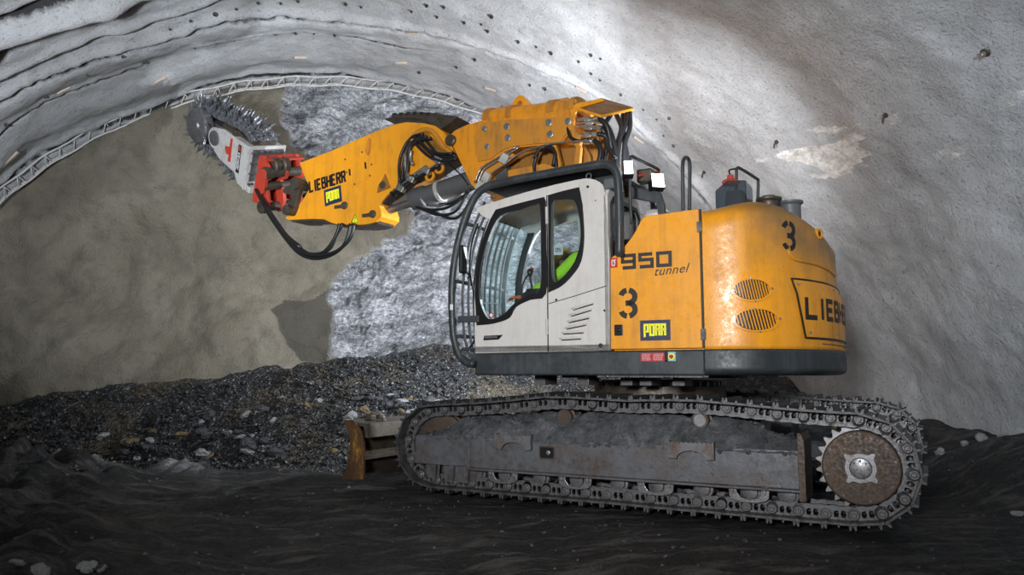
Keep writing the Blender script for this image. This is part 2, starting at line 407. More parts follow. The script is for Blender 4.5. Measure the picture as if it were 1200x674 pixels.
GL = {  # block letters on a 1x1 cell
 'L': [[(.08, 1), (.08, .07), (.9, .07)]], 'I': [[(.3, 0), (.3, 1)]],
 'E': [[(.9, .93), (.12, .93), (.12, .07), (.9, .07)], [(.12, .5), (.8, .5)]],
 'B': [[(.12, 0), (.12, 1)], [(.12, .93), (.78, .93), (.82, .72), (.74, .52), (.12, .52)], [(.7, .52), (.86, .45), (.88, .2), (.78, .07), (.12, .07)]],
 'H': [[(.12, 0), (.12, 1)], [(.88, 0), (.88, 1)], [(.12, .5), (.88, .5)]],
 'R': [[(.12, 0), (.12, 1)], [(.12, .93), (.78, .93), (.86, .8), (.84, .62), (.74, .52), (.12, .52)], [(.5, .5), (.62, .42), (.88, 0)]],
 '9': [[(.1, .07), (.9, .07), (.9, .93), (.1, .93), (.1, .5), (.9, .5)]],
 '5': [[(.92, .93), (.1, .93), (.1, .55), (.9, .55), (.9, .07), (.08, .07)]],
 '0': [[(.5, .93), (.1, .93), (.1, .07), (.9, .07), (.9, .93), (.5, .93)]],
 'p': [[(.14, -.12), (.14, .97), (.85, .97), (.85, .38), (.2, .38)]],
 'O': [[(.5, .97), (.14, .97), (.14, .06), (.86, .06), (.86, .97), (.5, .97)]],
 'S': [[(.9, .93), (.12, .93), (.12, .52), (.88, .52), (.88, .07), (.1, .07)]],
 'K': [[(.12, 0), (.12, 1)], [(.88, 1), (.25, .5), (.88, 0)]],
 'M': [[(.1, 0), (.1, 1), (.5, .4), (.9, 1), (.9, 0)]],
 'C': [[(.9, .9), (.15, .93), (.12, .07), (.9, .1)]],
 'Q': [[(.5, .97), (.14, .97), (.14, .06), (.86, .06), (.86, .97), (.5, .97)]],
 'r': [[(.15, 0), (.15, .97), (.85, .97), (.85, .55), (.2, .55)], [(.6, .55), (.85, .35), (.85, 0)]],
}
def word(txt, x, y, cw, h, gap=.18, narrow={'I': .5}):
    S = []; cx = x
    for ch in txt:
        k = narrow.get(ch, 1)
        for st in GL[ch]: S.append([(cx + a * cw, y + b * h) for a, b in st])
        cx += cw * (k + gap)
    return S, cx - x - cw * gap
# text object of Blender's own font turned into a mesh (for handwriting-like and small lettering)
def fontmesh(txt, size, shear=0, offset=0.0, space=1.0):
    cu = bpy.data.curves.new('lettering', 'FONT'); cu.body = txt; cu.size = size; cu.shear = shear; cu.offset = offset; cu.extrude = 0; cu.space_character = space
    o = bpy.data.objects.new('lettering_source', cu); COL.objects.link(o)
    dg = bpy.context.evaluated_depsgraph_get(); dg.update()
    me = bpy.data.meshes.new_from_object(o.evaluated_get(dg))
    vs = [v.co.copy() for v in me.vertices]; fs = [tuple(p.vertices) for p in me.polygons]
    bpy.data.objects.remove(o); bpy.data.curves.remove(cu); bpy.data.meshes.remove(me)
    return vs, fs
# ================================================================== THE TUNNEL
B0, HW, Z0, HH = .5, 7.3, .1, 6.5
def T(a, b, z): p = U * a + V * b; return Vector((p.x, p.y, z))
def lining_hit(px, py):
    r = ray(px, py); ra, rb, rz = r.dot(U), r.dot(V), r.z
    A = (rb / HW) ** 2 + (rz / HH) ** 2; B = 2 * (-B0 * rb / HW ** 2 + (CH - Z0) * rz / HH ** 2); C = (B0 / HW) ** 2 + ((CH - Z0) / HH) ** 2 - 1
    t = (-B + math.sqrt(B * B - 4 * A * C)) / (2 * A)
    return t * ra, math.degrees(math.atan2((CH + t * rz - Z0) / HH, (t * rb - B0) / HW))
def face_hit(px, py, a=14.0):
    r = ray(px, py); t = a / r.dot(U); return t * r.dot(V), CH + t * r.z
def sect(phi):          # section point and inward normal; phi in degrees, below 0 / above 180 the wall drops straight
    if phi < 0: return B0 + HW, Z0 + phi * .12, -1.0, 0.0
    if phi > 180: return B0 - HW, Z0 - (phi - 180) * .12, 1.0, 0.0
    c, s = math.cos(R(phi)), math.sin(R(phi)); nx, nz = -c / HW, -s / HH; l = math.hypot(nx, nz)
    return B0 + HW * c, Z0 + HH * s, nx / l, nz / l
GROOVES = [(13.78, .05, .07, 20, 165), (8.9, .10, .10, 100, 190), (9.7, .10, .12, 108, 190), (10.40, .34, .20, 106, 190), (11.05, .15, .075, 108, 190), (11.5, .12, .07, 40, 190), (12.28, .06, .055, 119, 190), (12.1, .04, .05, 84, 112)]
def sstep(a, b, x): t = max(0, min(1, (x - a) / (b - a))); return t * t * (3 - 2 * t)
def groove(a, phi):
    d = 0; groove_shade = 0
    wob = .13 * noise.noise(Vector((phi * .09, a * .3, 3))) + .05 * noise.noise(Vector((phi * .4, a * .6, 9)))
    for (g, amp, w, p0, p1) in GROOVES:
        if not (p0 - 6 < phi < p1): continue
        e = sstep(p0 - 6, p0 + 4, phi) * (1 - sstep(p1 - 4, p1, phi))
        x = (a + wob - g) / w
        if abs(x) > 4: continue
        brk = .55 + .9 * noise.noise(Vector((phi * (.9 if g > 11.2 else .25), g * 7, 0)))
        if 40 < g * 0 + phi < 84: brk *= .7
        brk = max(0, min(1.2, brk + (.45 if g < 10.6 else .12)))
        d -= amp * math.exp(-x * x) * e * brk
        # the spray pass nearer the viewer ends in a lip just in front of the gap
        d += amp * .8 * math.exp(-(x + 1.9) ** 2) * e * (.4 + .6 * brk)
        groove_shade = max(groove_shade, math.exp(-x * x * 1.3) * e * brk)
    return d, groove_shade
def lining_disp(a, phi):
    p = T(a, sect(phi)[0], sect(phi)[1])
    d = .16 * noise.noise(p * .38) + .07 * noise.noise(p * 1.1 + Vector((5, 0, 0))) + .028 * noise.noise(p * 3.1) + .012 * noise.noise(p * 8)
    g, groove_shade = groove(a, phi)
    # each round of excavation is a little wider than the last: long soft steps towards the face
    saw = ((a - 10.4) % 1.25) / 1.25
    d += sstep(70, 110, phi) * .05 * (math.cos(saw * 2 * PI)) + g
    return d, groove_shade
def ptin(poly, x, y):
    c = False; n = len(poly); j = n - 1
    for i in range(n):
        xi, yi = poly[i]; xj, yj = poly[j]
        if (yi > y) != (yj > y) and x < (xj - xi) * (y - yi) / (yj - yi) + xi: c = not c
        j = i
    return c
LIME = [[(884, 188), (905, 175), (935, 160), (962, 147), (1015, 143), (1018, 158), (1012, 172), (1024, 176), (996, 205), (960, 203), (915, 206), (905, 197)],
        [(1025, 138), (1058, 130), (1055, 141), (1040, 147)], [(1145, 125), (1170, 112), (1200, 112), (1200, 122), (1165, 135), (1145, 142)],
        [(1110, 163), (1127, 162), (1135, 188), (1100, 192), (1095, 185)]]
LIMEP = [[lining_hit(*p) for p in poly] for poly in LIME]
def lime(a, phi):
    if not (12 < phi < 60): return 0
    n1 = noise.noise(Vector((a * 1.6, phi * .35, 2))); n2 = noise.noise(Vector((a * 5, phi * 1.0, 7)))
    for k, P in enumerate(LIMEP):
        if ptin(P, a + .12 * n2, phi + 1.0 * n1 + .5 * n2):
            st = noise.noise(Vector(((a * .3 + phi * .05) * 2, (phi - a * 3.2) * .42, 4)))
            return max(0, min(1, max(.0, .9 + 3.2 * st) + .25 * n2)) if k == 0 else .5 + .4 * n2
    return 0
def lining(name, ph0, ph1):
    mb = MB(); ai = []; a = -5.0
    while a < 14.25: ai.append(a); a += .3 if a < 3.5 else (.07 if a < 6 else .038)
    ai.append(14.25)
    n = int(abs(ph1 - ph0) / .36); groove_shade = []; lm = []
    for a in ai:
        for j in range(n + 1):
            phi = ph0 + (ph1 - ph0) * j / n
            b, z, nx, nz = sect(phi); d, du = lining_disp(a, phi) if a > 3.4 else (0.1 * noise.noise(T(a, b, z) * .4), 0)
            mb.v.append(T(a, b + nx * d, z + nz * d)); groove_shade.append(du); lm.append(lime(a, phi))
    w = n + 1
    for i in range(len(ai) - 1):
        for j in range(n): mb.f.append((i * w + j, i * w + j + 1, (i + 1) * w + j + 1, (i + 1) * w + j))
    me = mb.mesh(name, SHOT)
    for nm, L in (('groove_shade', groove_shade), ('lime', lm)):
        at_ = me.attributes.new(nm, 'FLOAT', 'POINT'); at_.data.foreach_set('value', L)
    for p in me.polygons: p.use_smooth = True
    o = bpy.data.objects.new(name, me); COL.objects.link(o); o['kind'] = 'structure'; return o
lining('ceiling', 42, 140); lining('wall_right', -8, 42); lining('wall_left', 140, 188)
# ---- the face of the heading
ROCK = [face_hit(*p) for p in [(328, 112), (360, 60), (420, 60), (545, 100), (700, 180), (800, 300), (800, 520), (500, 470), (392, 430), (385, 345), (395, 320), (440, 285), (480, 272), (487, 245), (450, 215), (385, 195), (345, 170), (332, 140)]]
DAMP = [face_hit(*p) for p in [(318, 362), (335, 350), (365, 352), (395, 330), (392, 400), (380, 425), (352, 425), (330, 395)]]
def rockmask(b, z):
    n1 = noise.noise(Vector((b * 1.5, z * 1.5, 3))); n2 = noise.noise(Vector((b * 6, z * 6, 8)))
    bb, zz = b + .14 * n1 + .07 * n2, z + .14 * n2
    s = 0
    for dx, dz in ((0, 0), (.05, 0), (-.05, 0), (0, .05), (0, -.05)):
        s += ptin(ROCK, bb + dx, zz + dz)
    return s / 5
def face_a(b, z):
    p = Vector((b, z, 0)); rk = rockmask(b, z)
    soft = -.16 * abs(noise.noise(Vector((b * .9, z * 1.3 - b * .5, 6)))) + .34 * noise.noise(p * .45 + Vector((3, 1, 0))) + .13 * noise.noise(p * 1.3) + .035 * noise.noise(p * 4)
    r1 = abs(noise.noise(Vector((b * 1.0 + z * .5, z * 2.2 - b * .9, 1)))); r2 = abs(noise.noise(Vector((b * 3 + z * 1.2, z * 6 - b * 2, 5)))); r3 = abs(noise.noise(Vector((b * 9, z * 14 - b * 5, 2))))
    jag = .34 * r1 + .26 * r2 + .13 * r3 - .04
    e = (1 - rk)
    return 14.0 - .25 * math.sin(max(0, min(1, (z - .5) / 5.5)) * PI) * -1 + soft * (.5 + .5 * e) + rk * (jag + .1), rk
mb = MB(); RK = []; DP = []
NA, NR = 620, 190
cb, cz = B0, 1.0
for i in range(NR + 1):
    r = (i / NR)
    for j in range(NA + 1):
        phi = -8 + 196 * j / NA
        b, z, _, _ = sect(phi); b = cb + (b - cb) * r * 1.03; z = cz + (z - cz) * r * 1.03
        a, rk = face_a(b, z)
        ed = sstep(.93, 1.0, r); a = a * (1 - ed) + 14.05 * ed + (.06 * noise.noise(Vector((b * 3, z * 3, 1)))) * ed
        mb.v.append(T(a, b, z)); RK.append(rk)
        n2 = noise.noise(Vector((b * 4, z * 4, 8)))
        DP.append(max(.75 if ptin(DAMP, b + .08 * n2, z + .08 * n2) else 0, .0))
w = NA + 1
for i in range(NR):
    for j in range(NA): mb.f.append((i * w + j, (i + 1) * w + j, (i + 1) * w + j + 1, i * w + j + 1))
me = mb.mesh('wall_face', FACEM)
for nm, L in (('rock', RK), ('damp', DP)):
    q = me.attributes.new(nm, 'FLOAT', 'POINT'); q.data.foreach_set('value', L)
for p in me.polygons: p.use_smooth = True
o = bpy.data.objects.new('wall_face', me); COL.objects.link(o); o['kind'] = 'structure'
# far end behind the viewer closes the tube
mb = MB(); pts = [sect(-8 + 196 * j / 40)[:2] for j in range(41)]
mb.prism(pts, 0, .2, fn=lambda a, d, z: T(-5.0 - d, a, z)); o = mb.build('wall_back', SHOT); o['kind'] = 'structure'
# ---- ground
MI = MM.inverted()
def heap(a, b):
    xs = [(-7.5, .62, 12.4), (-5.0, .74, 12.2), (-3.1, 1.0, 11.8), (-1.1, 1.2, 11.0), (.5, 1.5, 10.6), (2.2, 1.68, 10.4), (3.4, 1.45, 10.3), (5, 1.3, 10.4), (8, 1.2, 10.4)]
    for i in range(len(xs) - 1):
        if b <= xs[i + 1][0]: break
    p, q = xs[i], xs[i + 1]; t = max(0, min(1, (b - p[0]) / (q[0] - p[0])))
    h = p[1] + (q[1] - p[1]) * t; a0 = p[2] + (q[2] - p[2]) * t
    x = (a - a0) / (13.7 - a0)
    if x <= -.1: return -.08
    return h * (min(1.08, max(0, x)) ** .85) - .02 + min(0, x) * .8
def ground_z(x, y):
    p = Vector((x, y, 0)); a, b = p.dot(U), p.dot(V); m = MI @ p
    z = .10 * noise.noise(p * .5) + .045 * noise.noise(p * 1.7) + .022 * noise.noise(p * 5) + .012 * noise.noise(p * 13)
    q = Vector((m.x * .35, m.y * 2.2, 0)); z += .085 * noise.noise(q) + .03 * noise.noise(q * 2.7)                      # ruts running with the machine
    z -= .03
    # flat trodden strip under the tracks
    dx = max(-5.4 - m.x, 0, m.x - .8); dy = max(-.25 - m.y, 0, m.y - 3.5); dd = math.hypot(dx, dy)
    k = sstep(0, .7, dd); z = z * k + (1 - k) * (-.035 + .015 * noise.noise(p * 6))
    # spoil along the right wall and at the lower left
    e = sstep(6.1, 7.6, b + .25 * noise.noise(p * 1.2)); z += e * (.62 + .12 * noise.noise(p * 2)) * sstep(3, 6, a)
    e = sstep(-4.2, -6.0, b) * 0
    for (cx, cy, r, h) in ((-3.6, 5.6, 1.0, .22), (-2.9, 4.75, .55, .12), (-4.9, 7.6, 1.2, .25), (-5.6, 9.2, 1.2, .3)):
        d2 = ((x - cx) ** 2 + (y - cy) ** 2) / (r * r)
        if d2 < 4: z += h * math.exp(-d2 * 1.5) * (1 + .8 * noise.noise(p * 4))
    for (cx, cy, ln, an, h) in ((-5.45, 9.85, .7, .0, .10), (-4.5, 10.5, 1.2, -.75, .14)):       # ridges scraped up on the floor
        u_ = (x - cx) * math.cos(an) + (y - cy) * math.sin(an); v_ = -(x - cx) * math.sin(an) + (y - cy) * math.cos(an)
        z += h * math.exp(-(u_ / ln) ** 2 * 2 - (v_ / .22) ** 2) * (1 + noise.noise(p * 5))
    return z
mb = MB(); GRV = []
xs_, y = [], 0
ys = []; a = -5
while a < 14.1: ys.append(a); a += .4 if a < 3 else .055
bs = [-7.2 + i * .055 for i in range(int(15.4 / .055) + 1)]
for a in ys:
    for b in bs:
        p = T(a, b, 0); z = ground_z(p.x, p.y) if a >= 3 else -.03
        mb.v.append(Vector((p.x, p.y, z)))
        g = 0
        for (cx, cy, ln, an, h) in ((-5.45, 9.85, .7, .0, 1), (-4.5, 10.5, 1.2, -.75, 1)):
            u_ = (p.x - cx) * math.cos(an) + (p.y - cy) * math.sin(an); v_ = -(p.x - cx) * math.sin(an) + (p.y - cy) * math.cos(an)
            g = max(g, math.exp(-(u_ / ln) ** 2 * 2.5 - (v_ / .24) ** 2))
        GRV.append(g)
w = len(bs)
for i in range(len(ys) - 1):
    for j in range(w - 1): mb.f.append((i * w + j, i * w + j + 1, (i + 1) * w + j + 1, (i + 1) * w + j))
me = mb.mesh('floor', GROUND); q = me.attributes.new('gravel', 'FLOAT', 'POINT'); q.data.foreach_set('value', GRV)
for p in me.polygons: p.use_smooth = True
o = bpy.data.objects.new('floor', me); COL.objects.link(o); o['kind'] = 'structure'
# ---- muck heap
mb = MB(); ys = [9.9 + i * .05 for i in range(83)]; bs = [-7.0 + i * .05 for i in range(297)]
def heap_z(a, b):
    p = T(a, b, 0); gz = ground_z(p.x, p.y)
    return gz + heap(a, b) + (.09 * noise.noise(p * 1.1) + .05 * noise.noise(p * 3.5) + .03 * noise.noise(p * 9) + .015 * noise.noise(p * 20))
for a in ys:
    for b in bs: mb.v.append(T(a, b, heap_z(a, b)))
w = len(bs)
for i in range(len(ys) - 1):
    for j in range(w - 1): mb.f.append((i * w + j, i * w + j + 1, (i + 1) * w + j + 1, (i + 1) * w + j))
def stone_pts(r, seg=6, rings=4, seed=0):
    vs = []; fs = []; rr = random.Random(seed)
    ex = (rr.uniform(.7, 1.3), rr.uniform(.6, 1.1), rr.uniform(.35, .75))
    off = Vector((seed * 1.7, seed * .9, seed * .3))
    for i in range(rings + 1):
        th = PI * i / rings
        for j in range(seg):
            ph = 2 * PI * j / seg + .4 * i
            v = Vector((math.sin(th) * math.cos(ph), math.sin(th) * math.sin(ph), math.cos(th)))
            v *= 1 + .55 * noise.noise(v * 1.3 + off)
            vs.append(Vector((v.x * ex[0], v.y * ex[1], v.z * ex[2])) * r)
    for i in range(rings):
        for j in range(seg): fs.append((i * seg + j, (i + 1) * seg + j, (i + 1) * seg + (j + 1) % seg, i * seg + (j + 1) % seg))
    return vs, fs
SH = [stone_pts(1, 6, 4, k) for k in range(14)]
def scatter(mb, n, fpos, r0, r1, pw=3):
    for i in range(n):
        p = fpos()
        r = r0 + (r1 - r0) * random.random() ** pw; vs, fs = random.choice(SH)
        M = Matrix.Rotation(random.uniform(0, 6.28), 3, 'Z') @ Matrix.Rotation(random.uniform(-.7, .7), 3, 'X')
        mb.add([p + M @ (v * r) for v in vs], fs)
def heap_pos():
    while True:
        a, b = random.uniform(10.3, 13.7), random.uniform(-6.3, 5.5)
        if heap(a, b) > -.02: return T(a, b, heap_z(a, b) + .005)
scatter(mb, 9000, heap_pos, .015, .075)
o = mb.build('muck_heap', MUCK); tag(o, 'long heap of crushed dark slate muck lying at the foot of the tunnel face', 'rubble', kind='stuff')
# loose small gravel over the wet floor
mb = MB()
def floor_pos():
    while True:
        p = T(random.uniform(4.2, 12.5), random.uniform(-6, 7.6), 0)
        m = MI @ p
        if -5.3 < m.x < .6 and -.0 < m.y < 3.2: continue
        return Vector((p.x, p.y, ground_z(p.x, p.y) + .002))
scatter(mb, 2200, floor_pos, .005, .026)
o = mb.build('scattered_gravel', STONE[0]); tag(o, 'fine dark gravel strewn over the wet muddy tunnel floor', 'gravel', kind='stuff')
# larger separate stones
protos = []
for k in range(6):
    vs, fs = stone_pts(1, 9, 6, 40 + k); m = MB(); m.add(vs, fs); protos.append([(lambda me: me)(m.mesh('stone', STONE[c])) for c in range(3)])
def put_stone(p, r, c, k, label, group):
    o = bpy.data.objects.new('stone', protos[k][c]); COL.objects.link(o); o.location = p; o.scale = (r, r, r)
    o.rotation_euler = (random.uniform(-.4, .4), random.uniform(-.4, .4), random.uniform(0, 6.28)); tag(o, label, 'stone', group)
for i in range(150):
    a, b = random.uniform(10.6, 12.6), random.uniform(-5.6, 2.0)
    if heap(a, b) < -.03: continue
    c = random.choices((0, 1, 2), (5, 3, 1.4))[0]; r = random.uniform(.05, .13)
    put_stone(T(a, b, heap_z(a, b) + r * .2), r, c, i % 6, ('dark grey angular stone lying on the muck heap below the tunnel face', 'pale grey angular stone lying on the muck heap below the tunnel face', 'ochre brown angular stone lying on the muck heap below the tunnel face')[c],
              ('dark stones on the muck heap', 'pale stones on the muck heap', 'ochre stones on the muck heap')[c])
for i, (px, py, r) in enumerate([(22, 662, .05), (48, 664, .07), (100, 668, .07), (118, 669, .05), (8, 520, .12), (25, 628, .05), (1190, 575, .05), (1175, 520, .07), (1130, 515, .08), (1150, 512, .09), (1100, 512, .06)]):
    r_ = ray(px, py); gz = 0
    for _ in range(12): p = EYE + r_ * ((CH - gz) / -r_.z); gz = gz * .5 + .5 * ground_z(p.x, p.y)
    p.z = ground_z(p.x, p.y) + r * .25
    g = i < 6
    put_stone(p, r, 1, i % 6, 'pale stone half buried in dark mud at the lower left of the floor' if g else 'pale grey stone in the spoil along the right tunnel wall', 'pale stones in the mud at the lower left' if g else 'pale stones along the right wall')
# ---- lattice girder round the face
root = empty('lattice_girder', T(13.8, B0, 0)); tag(root, 'white sprayed steel lattice girder arch framing the tunnel face', 'girder')
Mi = Matrix.Translation(-root.location)
def gpt(a, phi, r): b, z, nx, nz = sect(phi); return Mi @ T(a, b + nx * r, z + nz * r)
for r, aa in ((.02, 13.72), (.13, 13.86), (.05, 14.0)):
    mb = MB(); mb.tube([gpt(aa, 4 + 172 * i / 120, r + .015 * math.sin(i * 1.3)) for i in range(121)], .017, 7, 0); mb.build('chord', CWHITE, root, smooth=True)
mb = MB(); k = 0; ph = 6.0
while ph < 172:
    mb.tube([gpt(13.72, ph, .02), gpt(13.86, ph + 1.1, .13), gpt(14.0, ph + 2.2, .05), gpt(13.72, ph + 2.2, .02)], .010, 5, 0); ph += 2.2
mb.build('bracing', CWHITE, root, smooth=True)
# ---- pipe stubs, laths and bolts in the lining
def frame_on_lining(px, py):
    a, phi = lining_hit(px, py); b, z, nx, nz = sect(phi); d, _ = lining_disp(a, phi)
    p = T(a, b + nx * d, z + nz * d); n = V * nx + Vector((0, 0, nz)); return p, n, a, phi
PIPEM = metal('dusty_pipe_steel', (.07, .065, .06), (.03, .028, .026), .6, .7, .2, 12)
pm = MB(); pm.lathe((0, 0, -.05), (0, 0, 1), [(0, .036), (.12, .036), (.121, .022), (.06, .021)], 10); pme = pm.mesh('forepole_pipe', PIPEM)
stubs = [(199, 34), (224, 27), (253, 21), (278, 17), (304, 13), (228, 55), (253, 51), (275, 49), (323, 44), (347, 45), (368, 44), (392, 42), (169, 73), (7, 146), (53, 114), (100, 84), (142, 62), (423, 13), (482, 12), (512, 18), (544, 24), (564, 27), (576, 17), (571, 36), (607, 49), (557, 54), (556, 70), (491, 84), (535, 77), (621, 99), (638, 105), (589, 122), (628, 55), (646, 61), (678, 72), (692, 87), (703, 94), (728, 110), (754, 128), (770, 139), (785, 137), (779, 157), (792, 167), (692, 65), (703, 70), (330, 12), (350, 10), (405, 11), (462, 51), (440, 49), (360, 3), (520, 5), (500, 3)]
for i, (px, py) in enumerate(stubs):
    p, n, a, phi = frame_on_lining(px, py)
    o = bpy.data.objects.new('forepole_pipe', pme); COL.objects.link(o)
    d = (n * .55 - U * .85).normalized(); o.location = p; o.rotation_euler = d.to_track_quat('Z', 'Y').to_euler()
    s = random.uniform(.45, .9); o.scale = (s, s, s)
    side = 'left of the crown' if px < 300 else ('on the crown above the face' if px < 600 else 'right of the crown above the machine')
    tag(o, 'short dark pipe end in the sprayed lining ' + side, 'pipe', 'pipe ends ' + side)
for i, ((px, py), lb) in enumerate([((186, 89), 'short timber lath in the left lining above the cutter drums'), ((76, 108), 'timber lath in the upper left lining, just inside the second dark groove'), ((9, 184), 'large splintered timber lath at the far left edge above the girder'), ((352, 65), 'timber lath in the crown left of the centre, above the face rock'),
                    ((484, 37), 'timber lath high on the crown, nearest the row of pipe ends'), ((471, 70), 'timber lath on the crown between girder and upper timber lath'), ((576, 100), 'timber lath in the lining above the lifting eye of the boom'), ((680, 107), 'timber lath above the rear of the yellow boom'), ((748, 165), 'timber lath lowest on the right, beside the boom hoses')]):
    p, n, a, phi = frame_on_lining(px, py)
    mb = MB(); mb.box((0, 0, 0), (.20 if i != 2 else .34, .05, .04)); mb.box((.04, .02, .01), (.10, .035, .05), Matrix.Rotation(.7, 3, 'Z'))
    tdir = (V * -n.z + Vector((0, 0, n.dot(V)))).normalized()
    M = Matrix((tdir, U, tdir.cross(U))).transposed().to_4x4()
    o = mb.build('timber_lath', TANW, bevel=.004); o.matrix_world = Matrix.Translation(p + n * .004) @ M @ Matrix.Rotation(random.uniform(-.5, .1), 4, 'Z')
    tag(o, lb, 'timber', 'timber laths in the lining')
p, n, a, phi = frame_on_lining(1148, 68)
root = empty('rock_bolt', p); root.rotation_euler = n.to_track_quat('Z', 'Y').to_euler(); tag(root, 'dark rock bolt head with dented plate, alone high on the right wall', 'bolt')
mb = MB(); mb.lathe((0, 0, -.03), (0, 0, 1), [(0, .060), (.03, .055), (.042, .035), (.04, .015)], 9); mb.build('plate', BROWN, root)
mb = MB(); mb.cyl((0, 0, -.02), (0, 0, .09), .014, n=8); mb.cyl((0, 0, .02), (0, 0, .055), .028, n=6); mb.build('nut', CHROME, root)
for (px, py, lb) in ((911, 165, 'small rusty bar end at the left of the white lime stain'), (1040, 133, 'small rusty bar end in the small white stain right of the lime patch'), (827, 200, 'small rusty bar end in the wall above the rear hood')):
    p, n, a, phi = frame_on_lining(px, py)
    mb = MB(); mb.tube([p - n * .03, p + n * .05, p + n * .07 - Vector((0, 0, .05))], .012, 6, 3); mb.cyl(p - n * .01, p + n * .02, .03, n=8)
    o = mb.build('rebar_end', RUST); tag(o, lb, 'steel bar', None)
# ================================================================== THE EXCAVATOR
EX = empty('excavator', M=MM)
tag(EX, 'yellow and white crawler excavator numbered 3, standing on the dark muddy tunnel floor', 'excavator')
def noisy(mb, amp, fr):
    mb.v = [v + Vector([noise.noise(v * fr + Vector((k * 7, 0, 0))) for k in range(3)]) * amp for v in mb.v]; return mb
# ---------------- tracks
CS = (-.07, .495); CI = (-4.2, .50); RS, RI = .385, .37
def track_path():
    P = []
    for i in range(13): t = PI / 2 - PI * i / 12; P.append((CS[0] + RS * math.cos(t), CS[1] + RS * math.sin(t)))
    for i in range(1, 20):
        t = i / 20; P.append((CS[0] + (CI[0] - CS[0]) * t, .11 + (.13 - .11) * t))
    for i in range(13): t = -PI / 2 - PI * i / 12; P.append((CI[0] + RI * math.cos(t), CI[1] + RI * math.sin(t)))
    P += crom2([(-4.2, .87), (-3.8, .885), (-3.3, .925), (-2.727, .975), (-2.05, .952), (-1.384, .962), (-.6, .905), (-.07, .88)], 6, False)[1:-1]
    return P
TP = track_path(); NL = 50
def resample(P, n):
    L = [0]
    for i in range(len(P)): a, b = P[i], P[(i + 1) % len(P)]; L.append(L[-1] + math.dist(a, b))
    out = []; tot = L[-1]; k = 0
    for i in range(n):
        s = tot * i / n
        while L[k + 1] < s: k += 1
        a, b = P[k], P[(k + 1) % len(P)]; t = (s - L[k]) / (L[k + 1] - L[k]); out.append((a[0] + (b[0] - a[0]) * t, a[1] + (b[1] - a[1]) * t))
    return out, tot / n
PINS, PITCHL = resample(TP, NL)
PL = PITCHL
# shoe: triple-edged plate, 0.6 wide
sm = MB()
sm.prism([(-.01, .045), (PL + .012, .045), (PL + .012, .062), (PL + .004, .068), (PL - .004, .100), (PL - .016, .100), (PL - .022, .064), (PL * .5 + .010, .064), (PL * .5 + .006, .082), (PL * .5 - .006, .082), (PL * .5 - .010, .064), (.032, .064), (.026, .100), (.014, .100), (.004, .064), (-.01, .060)], 0, .6)
noisy(sm, .004, 9)
shoe_me = None
# link: forged rails with windows, bushes and bolts
lm = MB()
def link_outline():
    return [(-.048, -.03), (-.03, -.058), (.04, -.070), (.10, -.062), (PL - .06, -.070), (PL + .025, -.058), (PL + .048, -.025), (PL + .048, .02), (PL + .01, .045), (-.02, .045), (-.048, .02)]
hl = [(.064, -.026), (.090, -.030), (.102, -.004), (.092, .026), (.066, .026), (.056, 0)]
hl2 = [(.120, -.030), (.146, -.026), (.156, 0), (.148, .026), (.122, .026), (.112, -.004)]
for d0 in (.14, .40): lm.prism(link_outline(), d0, d0 + .04, [hl, hl2])
for d0, d1 in ((.120, .185), (.400, .460)):
    lm.lathe((0, d0, 0), (0, 1, 0), [(0, .036), (.006, .043), (d1 - d0, .043)], 14)
    lm.lathe((0, d0 - .012, 0), (0, 1, 0), [(0, .018), (.003, .023), (.02, .023)], 14)
lm.cyl((0, .2, 0), (0, .4, 0), .026, n=12)
for x in (.075, .138): lm.cyl((x, .130, .036), (x, .142, .036), .013, n=6)
